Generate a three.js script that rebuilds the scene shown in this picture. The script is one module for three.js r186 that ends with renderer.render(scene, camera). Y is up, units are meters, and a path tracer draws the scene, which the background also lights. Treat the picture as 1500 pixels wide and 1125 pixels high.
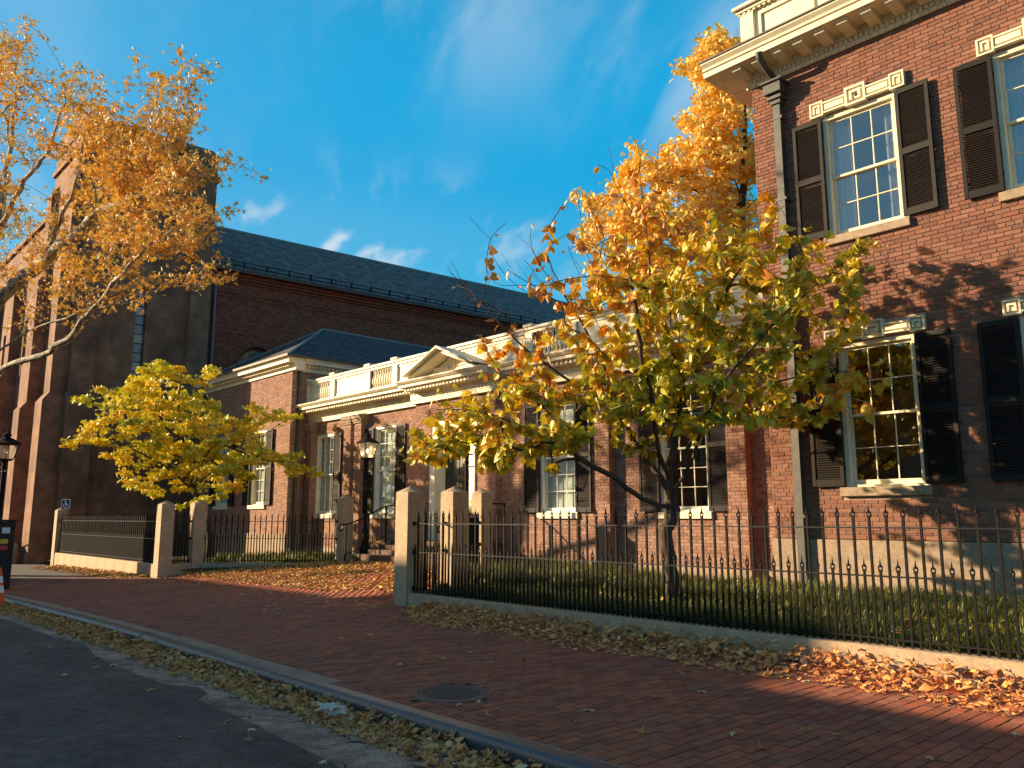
import * as THREE from 'three';
import { mergeGeometries } from 'three/addons/utils/BufferGeometryUtils.js';

// ------------------------------------------------------------------ camera, sky, sun, exposure
const EXPOSURE = 2.4;
const scene = new THREE.Scene();
const camera = new THREE.PerspectiveCamera(50.64, 4 / 3, 0.1, 900);
const YAW = THREE.MathUtils.degToRad(42.8), PITCH = Math.atan(196 / 1189), EYE = 1.6;
const FWD = new THREE.Vector3(-Math.cos(YAW), 0, -Math.sin(YAW)), RGT = new THREE.Vector3(Math.sin(YAW), 0, -Math.cos(YAW));
camera.position.set(0, EYE, 0);
camera.lookAt(FWD.x * Math.cos(PITCH), EYE + Math.sin(PITCH), FWD.z * Math.cos(PITCH));
camera.updateMatrixWorld(true);
const renderer = new THREE.WebGLRenderer({ antialias: true });
renderer.setSize(1024, 768);
renderer.toneMapping = THREE.LinearToneMapping;
renderer.toneMappingExposure = EXPOSURE;
renderer.shadowMap.enabled = true;

const SUN = new THREE.Vector3(-1.4, 0.55, 1).normalize();
const sun = new THREE.DirectionalLight(new THREE.Color().setRGB(1, 0.77, 0.48), 5);
sun.position.copy(SUN).multiplyScalar(120).add(new THREE.Vector3(-15, 0, -10));
sun.target.position.set(-15, 0, -10);
sun.castShadow = true;
Object.assign(sun.shadow.camera, { left: -60, right: 60, top: 50, bottom: -50, near: 1, far: 300 });
sun.shadow.mapSize.set(4096, 4096);
sun.shadow.radius = 1;
scene.add(sun, sun.target);

// ------------------------------------------------------------------ random numbers, noise
function rng(seed) { let a = seed >>> 0; return () => { a = (a + 0x6D2B79F5) | 0; let t = Math.imul(a ^ (a >>> 15), 1 | a); t = (t + Math.imul(t ^ (t >>> 7), 61 | t)) ^ t; return ((t ^ (t >>> 14)) >>> 0) / 4294967296; }; }
const R = rng(20241);
const rr = (a, b) => a + (b - a) * R();
const V = (x, y, z) => new THREE.Vector3(x, y, z);
const C = (r, g, b) => new THREE.Color().setRGB(r, g, b);
const smooth = (a, b, x) => { const t = Math.min(1, Math.max(0, (x - a) / (b - a))); return t * t * (3 - 2 * t); };
function hash2(ix, iy, s) { let h = Math.imul(ix, 374761393) ^ Math.imul(iy, 668265263) ^ Math.imul(s, 1274126177); h = Math.imul(h ^ (h >>> 13), 1274126177); return ((h ^ (h >>> 16)) >>> 0) / 4294967296; }
function vnoise(x, y, per, s) {           // value noise, tileable with period per
  const x0 = Math.floor(x), y0 = Math.floor(y), fx = x - x0, fy = y - y0, w = (i) => ((i % per) + per) % per;
  const u = fx * fx * (3 - 2 * fx), v = fy * fy * (3 - 2 * fy);
  const a = hash2(w(x0), w(y0), s), b = hash2(w(x0 + 1), w(y0), s), c = hash2(w(x0), w(y0 + 1), s), d = hash2(w(x0 + 1), w(y0 + 1), s);
  return a + (b - a) * u + (c - a) * v + (a - b - c + d) * u * v;
}
function fbm(x, y, per, s, oct = 5, gain = 0.55) { let t = 0, a = 1, n = 0; for (let o = 0; o < oct; o++) { t += a * vnoise(x, y, per, s + o * 17); n += a; a *= gain; x *= 2; y *= 2; per *= 2; } return t / n; }

// sky: clear autumn blue with thin cirrus, computed as an equirectangular picture of radiance
{
  const W = 2304, H = 1152, data = new Float32Array(W * H * 4), k = 1 / EXPOSURE, d = V();
  for (let j = 0; j < H; j++) for (let i = 0; i < W; i++) {
    const el = ((j + 0.5) / H - 0.5) * Math.PI, az = ((i + 0.5) / W - 0.5) * 2 * Math.PI;
    d.set(Math.cos(el) * Math.cos(az), Math.sin(el), Math.cos(el) * Math.sin(az));
    const e = Math.max(0, d.y), t1 = smooth(0, 0.42, e), t2 = smooth(0.45, 0.95, e);
    let r = 0.17 * (1 - t1) + 0.012 * t1, g = 0.67 * (1 - t1) + 0.39 * t1, b = 0.86 * (1 - t1) + 0.75 * t1;
    r += (0.012 - r) * t2; g += (0.10 - g) * t2; b += (0.27 - b) * t2;
    // pale warm haze low over the horizon, and a wide warm glow of the air round the low sun
    const hz = 1 - smooth(0.0, 0.24, e); r += (0.70 - r) * hz * 0.5; g += (0.60 - g) * hz * 0.5; b += (0.47 - b) * hz * 0.5;
    const ca = Math.max(0, d.dot(SUN)), halo = 0.42 * Math.pow(ca, 5) + 1.3 * Math.pow(ca, 24);
    r += halo * 1.0; g += halo * 0.70; b += halo * 0.36;
    // cirrus on a flat layer, drawn out along the wind
    if (d.y > 0.02) {
      const px = d.x / (d.y + 0.12), pz = d.z / (d.y + 0.12), a = px * 0.86 + pz * 0.5, c = -px * 0.5 + pz * 0.86;
      const warp = fbm(a * 0.9 + 9, c * 0.9 + 4, 4096, 5, 3), veil = fbm(a * 0.6 + 3, c * 1.1 + 8, 4096, 77, 4);
      const n = fbm(a * 1.3 + warp * 1.6 + 31, c * 4.4 + warp * 2.2 + 13, 4096, 11, 7, 0.62), s2 = fbm(a * 2.0 + warp * 2.4 + 71, c * 9 + warp * 6 + 29, 4096, 41, 7, 0.62);
      const bank = Math.exp(-(((az + 2.62) / 0.26) ** 2) - ((d.y - 0.335) / 0.05) ** 2), sheet = Math.exp(-(((az + 2.62) / 0.32) ** 2) - ((d.y - 0.57) / 0.09) ** 2);
      let cl = smooth(0.50, 0.86, n) * smooth(0.42, 0.64, veil) * 0.35 + smooth(0.47, 0.72, s2) * bank * 0.8 + smooth(0.36, 0.76, n) * sheet * 0.42 + bank * 0.06;
      cl *= smooth(0.02, 0.12, d.y);
      r += (0.78 - r) * cl; g += (0.84 - g) * cl; b += (0.88 - b) * cl;
    }
    if (d.y < 0) { const q = smooth(0, -0.12, d.y); r += (0.10 - r) * q; g += (0.085 - g) * q; b += (0.07 - b) * q; }
    const o = (j * W + i) * 4; data[o] = r * k; data[o + 1] = g * k; data[o + 2] = b * k; data[o + 3] = 1;
  }
  const sky = new THREE.DataTexture(data, W, H, THREE.RGBAFormat, THREE.FloatType);
  sky.mapping = THREE.EquirectangularReflectionMapping; sky.magFilter = THREE.LinearFilter; sky.minFilter = THREE.LinearFilter;
  sky.colorSpace = THREE.LinearSRGBColorSpace; sky.needsUpdate = true;
  scene.background = sky; scene.environment = sky;
}

// ------------------------------------------------------------------ textures and materials
function tex(n, size, fn, srgb = true) {   // fn(u,v) -> [r,g,b] 0..1 ; covers size metres
  const d = new Uint8Array(n * n * 4);
  for (let j = 0; j < n; j++) for (let i = 0; i < n; i++) {
    const c = fn(i / n, j / n), o = (j * n + i) * 4;
    for (let q = 0; q < 3; q++) d[o + q] = Math.max(0, Math.min(255, Math.round(255 * c[q])));
    d[o + 3] = 255;
  }
  const t = new THREE.DataTexture(d, n, n); t.wrapS = t.wrapT = THREE.RepeatWrapping; t.magFilter = THREE.LinearFilter; t.minFilter = THREE.LinearMipmapLinearFilter;
  t.generateMipmaps = true; t.repeat.set(1 / size, 1 / size); if (srgb) t.colorSpace = THREE.SRGBColorSpace; t.needsUpdate = true; return t;
}
const grainy = (amp, base, s, per, speck = 0) => (u, v) => {
  const n = fbm(u * per, v * per, per, s, 6, 0.62) - 0.5, m = fbm(u * 4, v * 4, 4, s + 3, 4) - 0.5, f = hash2(Math.floor(u * 512), Math.floor(v * 512), s) - 0.5;
  const k = 1 + amp * (n * 1.1 + m * 0.9) + speck * f; return [base[0] * k, base[1] * k, base[2] * k];
};
const T = {
  asphalt: tex(1024, 2.8, grainy(0.55, [0.36, 0.335, 0.335], 3, 32, 0.75)),
  asphaltOld: tex(1024, 2.8, (u, v) => { const c = grainy(0.7, [0.56, 0.53, 0.52], 8, 24, 0.7)(u, v), w = fbm(u * 6, v * 6, 6, 27, 4), k = Math.abs(fbm(u * 5 + w, v * 5 + w, 5, 29, 4) - 0.5) < 0.008 ? 0.45 : 1; return c.map(x => x * k); }),
  granite: tex(512, 0.9, grainy(0.28, [0.80, 0.76, 0.70], 21, 24, 0.30)),
  brown: tex(512, 3.1, grainy(0.45, [0.72, 0.70, 0.68], 33, 8, 0.14)),
  plain: tex(256, 0.35, grainy(0.22, [0.90, 0.90, 0.90], 41, 8, 0.14)),
  paint: tex(512, 1.7, grainy(0.14, [0.95, 0.95, 0.94], 43, 8, 0.04)),
  bark: tex(512, 0.5, (u, v) => { const n = fbm(u * 24, v * 5, 24, 51, 5, 0.6), m = fbm(u * 3, v * 3, 3, 57, 3), k = 0.45 + 0.75 * n * (0.6 + 0.7 * m); return [k, k, k]; }),
  planebark: tex(512, 1.1, (u, v) => { const n = fbm(u * 7, v * 5, 7, 61, 4, 0.5), m = fbm(u * 20, v * 20, 20, 67, 4), k = (n > 0.52 ? 0.95 : 0.66) * (0.8 + 0.4 * m); return [k, k, k * 0.97]; }),
  soil: tex(256, 1.0, grainy(0.7, [0.6, 0.6, 0.6], 71, 16, 0.5)),
  bump: tex(512, 0.25, (u, v) => { const k = fbm(u * 20, v * 20, 20, 91, 5, 0.65); return [k, k, k]; }, false),
  bumpBig: tex(512, 1.6, (u, v) => { const k = fbm(u * 24, v * 24, 24, 97, 5, 0.7); return [k, k, k]; }, false),
};
// far brickwork: courses too small to tell apart from here
const brickTex = (() => {
  const pal = [[0.50, 0.27, 0.20], [0.46, 0.24, 0.18], [0.54, 0.31, 0.23], [0.40, 0.22, 0.17], [0.58, 0.33, 0.24]];
  return tex(1024, 2.14, (u, v) => {
    const rows = 32, cols = 10, y = v * rows, row = Math.floor(y), off = row % 2 ? 0.5 : 0, x = u * cols + off, col = Math.floor(x), fx = x - col, fy = y - row;
    const j = fx < 0.045 || fy < 0.15; const h = hash2(((col % cols) + cols) % cols, row, 5); const p = pal[Math.floor(h * 5)];
    const n = 0.86 + 0.3 * fbm(u * 64, v * 64, 64, 15, 4); return j ? [0.50 * n, 0.40 * n, 0.34 * n] : [p[0] * n, p[1] * n, p[2] * n];
  });
})();
const slateTex = tex(1024, 3.2, (u, v) => {
  const rows = 24, cols = 14, y = v * rows, row = Math.floor(y), x = u * cols + (row % 2) * 0.5, col = Math.floor(x), fx = x - col, fy = y - row;
  const h = hash2(((col % cols) + cols) % cols, row, 9), k = (0.34 + 0.26 * h) * (fx < 0.05 ? 0.7 : 1) * (fy < 0.1 ? 0.75 : 1) * (0.85 + 0.3 * fbm(u * 64, v * 64, 64, 19, 3));
  return [k * 1.0, k * 0.98, k * 1.02];
});
const std = (color, rough, map, extra = {}) => new THREE.MeshStandardMaterial({ color, roughness: rough, map: map || null, ...extra });
const MAT = {
  asphalt: std(C(1.0, 0.64, 0.45), 0.93, T.asphalt, { bumpMap: T.bumpBig, bumpScale: 0.02 }),
  asphaltOld: std(C(1.0, 0.66, 0.46), 0.95, T.asphaltOld, { bumpMap: T.bumpBig, bumpScale: 0.03 }),
  soil: std(C(0.16, 0.11, 0.07), 1, T.soil),
  ground: std(C(0.13, 0.11, 0.08), 1, T.soil),
  joint: std(C(0.10, 0.07, 0.055), 1, T.soil),
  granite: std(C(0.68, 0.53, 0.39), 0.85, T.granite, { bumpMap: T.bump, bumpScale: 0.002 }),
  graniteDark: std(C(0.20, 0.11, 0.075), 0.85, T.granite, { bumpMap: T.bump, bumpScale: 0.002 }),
  kerbGranite: std(C(0.52, 0.36, 0.26), 0.85, T.granite, { bumpMap: T.bump, bumpScale: 0.003 }),
  steel: std(C(0.13, 0.12, 0.12), 0.45, T.plain, { metalness: 0.5, bumpMap: T.bumpBig, bumpScale: 0.004 }),
  iron: new THREE.MeshPhysicalMaterial({ color: C(0.010, 0.008, 0.007), roughness: 0.75, specularIntensity: 0.35 }),
  railIron: std(C(0.014, 0.012, 0.011), 0.32),
  manholeIron: std(C(0.22, 0.12, 0.085), 0.75, T.plain, { metalness: 0.2 }),
  ironDull: std(C(0.05, 0.035, 0.03), 0.7, T.plain, { metalness: 0.5 }),
  mortar: std(C(0.44, 0.31, 0.215), 1, T.plain),
  stoneBase: std(C(0.50, 0.40, 0.32), 0.9, T.granite, { bumpMap: T.bump, bumpScale: 0.002 }),
  cream: std(C(0.80, 0.70, 0.50), 0.55, T.paint, { bumpMap: T.bumpBig, bumpScale: 0.002 }),
  white: std(C(0.82, 0.77, 0.62), 0.5, T.paint),
  shutter: new THREE.MeshPhysicalMaterial({ color: C(0.014, 0.0095, 0.008), roughness: 0.6, specularIntensity: 0.5, map: T.paint, bumpMap: T.bumpBig, bumpScale: 0.001 }),
  shutterGrey: std(C(0.16, 0.16, 0.14), 0.5, T.paint),
  downspout: std(C(0.10, 0.095, 0.085), 0.55, T.plain, { metalness: 0.3 }),
  brick: std(C(1, 1, 1), 0.9, T.plain, { bumpMap: T.bump, bumpScale: 0.003 }),
  churchBrick: std(C(1.0, 0.74, 0.60), 0.95, brickTex, { bumpMap: brickTex, bumpScale: 0.004 }),
  brownstone: std(C(0.46, 0.24, 0.145), 0.95, T.brown, { bumpMap: T.bumpBig, bumpScale: 0.01 }),
  churchSlate: std(C(0.92, 0.64, 0.49), 0.95, slateTex, { bumpMap: slateTex, bumpScale: 0.01 }),
  gutter: std(C(0.13, 0.10, 0.085), 0.6, T.plain, { metalness: 0.3 }),
  lead: std(C(0.28, 0.26, 0.25), 0.6, T.plain, { metalness: 0.3 }),
  glass: new THREE.MeshPhysicalMaterial({ color: C(0.93, 0.97, 0.97), roughness: 0.02, transmission: 1, thickness: 0, ior: 2.8, side: THREE.DoubleSide }),
  lampGlass: new THREE.MeshPhysicalMaterial({ color: C(0.97, 0.96, 0.92), roughness: 0.15, transmission: 1, thickness: 0, ior: 1.5, side: THREE.DoubleSide }),
  room: std(C(0.36, 0.31, 0.25), 0.95, T.paint),
  blind: std(C(0.66, 0.70, 0.66), 0.9, T.paint),
  curtain: std(C(0.42, 0.44, 0.44), 0.9, T.paint),
  door: std(C(0.03, 0.028, 0.026), 0.35, T.paint),
  bark: std(C(0.115, 0.075, 0.052), 0.95, T.bark, { bumpMap: T.bark, bumpScale: 0.012 }),
  barkPlane: std(C(0.50, 0.42, 0.33), 0.9, T.planebark, { bumpMap: T.planebark, bumpScale: 0.006 }),
  barkDark: std(C(0.10, 0.075, 0.055), 0.95, T.bark, { bumpMap: T.bark, bumpScale: 0.01 }),
  brass: std(C(0.5, 0.36, 0.14), 0.35, null, { metalness: 1 }),
  orange: std(C(0.85, 0.12, 0.02), 0.5, T.paint), bandWhite: std(C(0.8, 0.8, 0.78), 0.45, T.paint), rubber: std(C(0.03, 0.03, 0.03), 0.8, T.plain),
};

// ------------------------------------------------------------------ geometry helpers
function boxUV(g) {
  const p = g.attributes.position, n = p.count, uv = new Float32Array(n * 2), a = V(), b = V(), c = V(), e = V(), f = V();
  for (let i = 0; i < n; i += 3) {
    a.fromBufferAttribute(p, i); b.fromBufferAttribute(p, i + 1); c.fromBufferAttribute(p, i + 2); e.subVectors(b, a).cross(f.subVectors(c, a));
    const x = Math.abs(e.x), y = Math.abs(e.y), z = Math.abs(e.z);
    for (let k = 0; k < 3; k++) { const q = k === 0 ? a : k === 1 ? b : c; let u, v; if (y >= x && y >= z) { u = q.x; v = q.z; } else if (x >= z) { u = q.z; v = q.y; } else { u = q.x; v = q.y; } uv[(i + k) * 2] = u; uv[(i + k) * 2 + 1] = v; }
  }
  g.setAttribute('uv', new THREE.BufferAttribute(uv, 2)); return g;
}
function merge(list, keepUV = false) {
  const gs = (Array.isArray(list) ? list.flat(4) : [list]).map(g => { const q = g.index ? g.toNonIndexed() : g; for (const k of Object.keys(q.attributes)) if (!['position', 'normal', 'uv'].includes(k)) q.deleteAttribute(k); if (!keepUV) boxUV(q); return q; });
  return gs.length === 1 ? gs[0] : mergeGeometries(gs);
}
const bx = (x0, x1, y0, y1, z0, z1) => { const g = new THREE.BoxGeometry(Math.abs(x1 - x0), Math.abs(y1 - y0), Math.abs(z1 - z0)); g.translate((x0 + x1) / 2, (y0 + y1) / 2, (z0 + z1) / 2); return g; };
function chbox(x0, x1, y0, y1, z0, z1, c = 0.012) {   // box with chamfered edges (shape in x-z, bevelled)
  const w = x1 - x0, d = z1 - z0, s = new THREE.Shape(); s.moveTo(-w / 2 + c, -d / 2 + c); s.lineTo(w / 2 - c, -d / 2 + c); s.lineTo(w / 2 - c, d / 2 - c); s.lineTo(-w / 2 + c, d / 2 - c); s.closePath();
  const g = new THREE.ExtrudeGeometry(s, { depth: y1 - y0 - 2 * c, bevelEnabled: true, bevelThickness: c, bevelSize: c, bevelSegments: 1 });
  g.rotateX(-Math.PI / 2); g.translate((x0 + x1) / 2, y0 + c, (z0 + z1) / 2); return g;
}
const cyl = (r0, r1, h, n = 10, x = 0, y = 0, z = 0) => { const g = new THREE.CylinderGeometry(r1, r0, h, n); g.translate(x, y + h / 2, z); return g; };
function prismX(pts, x0, x1) { const s = new THREE.Shape(pts.map(([z, y]) => new THREE.Vector2(-z, y))); const g = new THREE.ExtrudeGeometry(s, { depth: x1 - x0, bevelEnabled: false }); g.rotateY(Math.PI / 2); g.translate(x0, 0, 0); return g; }
function prismZ(pts, z0, z1) { const s = new THREE.Shape(pts.map(([x, y]) => new THREE.Vector2(x, y))); const g = new THREE.ExtrudeGeometry(s, { depth: z1 - z0, bevelEnabled: false }); g.translate(0, 0, z0); return g; }
function wallXY(x0, x1, y0, y1, z0, z1, holes = []) {   // wall in the x-y plane, from z0 to z1, with openings
  const s = new THREE.Shape(); s.moveTo(x0, y0); s.lineTo(x1, y0); s.lineTo(x1, y1); s.lineTo(x0, y1); s.closePath();
  for (const h of holes) { const p = new THREE.Path(); if (h.arch) { const [cx, cy, r, yb] = h.arch; p.moveTo(cx - r, yb); p.lineTo(cx - r, cy); p.absarc(cx, cy, r, Math.PI, 0, true); p.lineTo(cx + r, yb); p.closePath(); } else { const [a, b, c, d] = h; p.moveTo(a, c); p.lineTo(a, d); p.lineTo(b, d); p.lineTo(b, c); p.closePath(); } s.holes.push(p); }
  const g = new THREE.ExtrudeGeometry(s, { depth: z1 - z0, bevelEnabled: false, curveSegments: 20 }); g.translate(0, 0, z0); return g;
}
const lathe = (pts, n = 12) => new THREE.LatheGeometry(pts.map(p => new THREE.Vector2(p[0], p[1])), n);
function quad(a, b, c, d) { const g = new THREE.BufferGeometry(); const P = [a, b, c, a, c, d].flatMap(p => p.isVector3 ? [p.x, p.y, p.z] : p); g.setAttribute('position', new THREE.Float32BufferAttribute(P, 3)); g.setAttribute('uv', new THREE.Float32BufferAttribute(new Float32Array(12), 2)); g.computeVertexNormals(); return g; }
const bar = (a, b, r, n = 6) => { const d = b.clone().sub(a), L = d.length(), g = new THREE.CylinderGeometry(r, r, L, n); g.applyQuaternion(new THREE.Quaternion().setFromUnitVectors(V(0, 1, 0), d.normalize())); g.translate((a.x + b.x) / 2, (a.y + b.y) / 2, (a.z + b.z) / 2); return g; };

// ------------------------------------------------------------------ objects, names
const taken = {};
function numbered(n) { taken[n] = (taken[n] || 0) + 1; return taken[n] === 1 ? n : n + '_' + String(taken[n] - 1).padStart(3, '0'); }
function thing(name, label, category, base = [0, 0, 0], group) {   // a Group at the thing's base; parts may be given in world coordinates
  const o = new THREE.Group(); o.name = numbered(name); o.position.set(...base); scene.add(o); o.userData = { label, category }; if (group) o.userData.group = group; bases.set(o, V(...base)); return o;
}
const bases = new Map();
function mesh(name, geos, m, parent, extra) {
  const g = geos.isBufferGeometry && geos.userData.ready ? geos : merge(geos); const o = new THREE.Mesh(g, m); o.name = name;
  if (parent) { parent.add(o); if (bases.has(parent)) o.position.sub(bases.get(parent)); } else { o.name = numbered(name); scene.add(o); }
  if (extra) Object.assign(o.userData, extra); return o;
}
function part(name, parent) { const o = new THREE.Group(); o.name = name; parent.add(o); if (bases.has(parent)) o.position.sub(bases.get(parent)); return o; }
function tag(o, label, category, group) { o.userData.label = label; o.userData.category = category; if (group) o.userData.group = group; return o; }
const ready = g => { g.userData.ready = true; return g; };
const struct = (name, geos, m, label, category) => { const o = mesh(name, geos, m, null, { kind: 'structure' }); if (label) tag(o, label, category); return o; };
function copyOf(o, pos, turn = 0, label) { const c = o.clone(); c.name = numbered(o.name.replace(/_\d{3}$/, '')); c.userData = { ...o.userData }; c.position.copy(pos); c.rotation.y = turn; if (label) c.userData.label = label; scene.add(c); return c; }

// project a point into the photograph's frame (to find which pieces show largest)
function seen(p) { const x = p.x, y = p.y - EYE, z = p.z, f = x * FWD.x + z * FWD.z, r = x * RGT.x + z * RGT.z, zc = f * Math.cos(PITCH) + y * Math.sin(PITCH), yc = -f * Math.sin(PITCH) + y * Math.cos(PITCH); return { u: 750 + 1189 * r / zc, v: 562.5 - 1189 * yc / zc, d: zc, ok: zc > 0.5 && Math.abs(1189 * r / zc) < 750 && Math.abs(1189 * yc / zc) < 562 }; }
// a point at a given depth along a direction of view (used to lay out tree crowns from estimated depths)
function at(px, py, d) { const r = (px - 750) / 1189 * d, yc = (562.5 - py) / 1189 * d, f = d * Math.cos(PITCH) - yc * Math.sin(PITCH), y = d * Math.sin(PITCH) + yc * Math.cos(PITCH); return V(FWD.x * f + RGT.x * r, EYE + y, FWD.z * f + RGT.z * r); }

// many alike pieces: the largest in view become meshes of their own, the rest one "stuff" part
function pieces(parent, name, restName, geo, base, palette, items, singles = 300) {
  const off = bases.get(parent) || V(0, 0, 0), inv = parent.userData.toWorld, w = V();
  const mats = palette.map(c => { const m = base.clone(); m.color = c.clone(); return m; });
  for (const it of items) { w.setFromMatrixPosition(it.m); if (inv) w.applyMatrix4(inv); const s = seen(w); it.rank = s.ok ? s.d / (it.size || 1) : 1e9; }
  items.sort((a, b) => a.rank - b.rank);
  let n = 0; while (n < Math.min(singles, items.length) && items[n].rank < 1e8) n++;
  const o4 = new THREE.Matrix4().makeTranslation(-off.x, -off.y, -off.z), m4 = new THREE.Matrix4();
  for (let i = 0; i < n; i++) { const o = new THREE.Mesh(geo, mats[items[i].c]); o.name = name; m4.multiplyMatrices(o4, items[i].m); m4.decompose(o.position, o.quaternion, o.scale); parent.add(o); }
  const rest = items.length - n;
  if (rest > 0) {
    const bm = base.clone(); bm.color = C(1, 1, 1);
    const im = new THREE.InstancedMesh(geo, bm, rest); im.name = restName; im.userData.kind = 'stuff';
    for (let i = 0; i < rest; i++) { im.setMatrixAt(i, m4.multiplyMatrices(o4, items[n + i].m)); im.setColorAt(i, palette[items[n + i].c]); }
    parent.add(im);
  }
}
const BRICK = ready(merge(new THREE.BoxGeometry(1, 1, 1)));
const brickPal = [[0.31, 0.128, 0.080], [0.28, 0.112, 0.070], [0.33, 0.143, 0.090], [0.25, 0.103, 0.067], [0.36, 0.160, 0.10], [0.29, 0.134, 0.087], [0.22, 0.093, 0.063], [0.32, 0.119, 0.071]].map(c => C(...c));
const paleHazeBrickPal = [[0.40, 0.208, 0.142], [0.36, 0.182, 0.124], [0.44, 0.236, 0.165], [0.33, 0.165, 0.114], [0.47, 0.265, 0.188], [0.39, 0.205, 0.147], [0.29, 0.146, 0.106], [0.42, 0.212, 0.14]].map(c => C(...c));  // paler wing and pavilion brick, with sheen and haze lightened into the colour
// courses of brick on a face. frame: origin o, along u, outward n (unit). Region [u0,u1]x[y0,y1] less holes
const COURSE = 0.0677, BL = 0.205;
function brickFace(list, o, u, n, u0, u1, y0, y1, holes = [], headers = 6) {
  const q = new THREE.Matrix4().makeBasis(u, V(0, 1, 0), n), rows = Math.floor((y1 - y0) / COURSE + 0.2), m = new THREE.Matrix4();
  for (let r = 0; r < rows; r++) {
    const yb = y0 + r * COURSE, yt = yb + COURSE - 0.0105; let spans = [[u0, u1]];
    for (const h of holes) { if (yt <= h[2] || yb >= h[3]) continue; spans = spans.flatMap(([a, b]) => (h[1] <= a || h[0] >= b) ? [[a, b]] : [[a, h[0]], [h[1], b]]).filter(([a, b]) => b - a > 0.02); }
    const head = r % headers === headers - 1, L = head ? 0.1 : BL, off = head ? 0 : (r % 2 ? 0.5 * (BL + 0.01) : 0);
    for (const [a, b] of spans) {
      let x = Math.floor((a - off) / (L + 0.01)) * (L + 0.01) + off;
      for (; x < b; x += L + 0.01) {
        const xa = Math.max(a, x), xb = Math.min(b, x + L); if (xb - xa < 0.018) continue;
        const w = xb - xa, h = yt - yb, proud = 0.014 + rr(-0.002, 0.003);
        m.copy(q); const pos = o.clone().addScaledVector(u, (xa + xb) / 2).addScaledVector(n, -0.0125 + proud / 2 - 0.0005); pos.y += (yb + yt) / 2 + rr(-0.0012, 0.0012);
        const k = new THREE.Matrix4().makeScale(w - rr(0, 0.003), h - rr(0, 0.002), proud); m.multiply(k); m.setPosition(pos);
        list.push({ m: m.clone(), c: Math.floor(R() * R() * 0 + R() * 8), size: w > 0.15 ? 1 : 0.8 });
      }
    }
  }
  return list;
}

// ------------------------------------------------------------------ ground, road, kerb, sidewalk
const gh = x => x < -12 ? 0.0125 * (Math.max(x, -60) + 12) : 0;               // the street falls gently beyond the gate
const courtY = (x, z) => 0.12 + gh(x) + Math.max(0, -8.3 - z) * 0.1;           // forecourt rises to the steps
function ribbon(xs, z0, z1, y, zy) { const g = []; for (let i = 0; i + 1 < xs.length; i++) { const a = xs[i], b = xs[i + 1]; g.push(quad([a, y(a, z1), z1], [b, y(b, z1), z1], [b, y(b, z0), z0], [a, y(a, z0), z0])); } return g; }
struct('ground', ribbon([-450, -60, -12, 450], -450, 450, x => gh(x) - 0.16), MAT.ground);
struct('road', ribbon([-200, -60, -12, 60], -3.86, 3.9, x => gh(x)), MAT.asphaltOld);
{ // newer asphalt with a ragged edge
  const e = [[-60, -3.2], [-24, -3.24], [-20, -3.18], [-17.5, -3.27], [-15.94, -3.21], [-14.59, -3.25], [-12.66, -3.20], [-11.71, -3.33], [-10.64, -3.17], [-9.66, -3.11], [-8.36, -3.13], [-7.99, -3.33], [-7.65, -3.25], [-7.49, -3.09], [-6.74, -3.08], [-6.25, -3.08], [-5.52, -3.02], [-5.10, -2.99], [-4.2, -2.95], [-3, -3.02], [10, -3]];
  const p = []; for (let i = 0; i + 1 < e.length; i++) { const n = Math.max(1, Math.round((e[i + 1][0] - e[i][0]) / 0.12)); for (let k = 0; k < n; k++) { const t = k / n, x = e[i][0] + (e[i + 1][0] - e[i][0]) * t; p.push([x, e[i][1] + (e[i + 1][1] - e[i][1]) * t + (x > -25 ? 0.05 * (fbm(x * 3, 2, 4096, 7, 4) - 0.5) : 0)]); } }
  const g = []; for (let i = 0; i + 1 < p.length; i++) { const a = p[i], b = p[i + 1]; g.push(quad([a[0], gh(a[0]) + 0.005, 3.5], [b[0], gh(b[0]) + 0.005, 3.5], [b[0], gh(b[0]) + 0.005, b[1]], [a[0], gh(a[0]) + 0.005, a[1]])); }
  struct('asphalt_patch', g, MAT.asphalt);
}
{ // kerb: rounded steel nosing in front of a granite strip
  const kerb = new THREE.Group(); kerb.name = 'kerb'; kerb.userData = { kind: 'structure' }; scene.add(kerb);
  const prof = [[-3.98, -0.05], [-3.98, 0.128]]; for (let i = 0; i <= 7; i++) { const a = Math.PI / 2 * (1 - i / 7); prof.push([-3.885 + 0.065 * Math.cos(a), 0.065 + 0.065 * Math.sin(a)]); } prof.push([-3.82, -0.05]);
  let x = -64; while (x < 3) {
    const L = rr(2.3, 3.1), b = Math.min(x + L, 3), yo = gh((x + b) / 2), sl = Math.atan(gh(b) - gh(x)) / (b - x);
    let g = merge(prismX(prof, -(b - x) / 2 + 0.003, (b - x) / 2 - 0.003)); let o = mesh('steel_nosing', ready(g), MAT.steel, kerb); o.position.set((x + b) / 2, yo + rr(-0.003, 0.003), rr(-0.004, 0.004)); o.rotation.z = Math.atan2(gh(b) - gh(x), b - x);
    x = b;
  }
  x = -64; while (x < 3) { const L = rr(1.5, 2.3), b = Math.min(x + L, 3), w = x > -7.6 ? 0.035 : rr(0.13, 0.2); const o = mesh('kerb_stone', ready(merge(chbox(-(b - x) / 2 + 0.004, (b - x) / 2 - 0.004, -0.06, 0.124 + rr(-0.004, 0.003), -3.985 - w, -3.985, 0.006))), MAT.kerbGranite, kerb); o.position.set((x + b) / 2, gh((x + b) / 2), 0); o.rotation.z = Math.atan2(gh(b) - gh(x), b - x); x = b; }
}
const sidewalk = new THREE.Group(); sidewalk.name = 'sidewalk'; sidewalk.userData = { kind: 'structure' }; scene.add(sidewalk);
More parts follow.
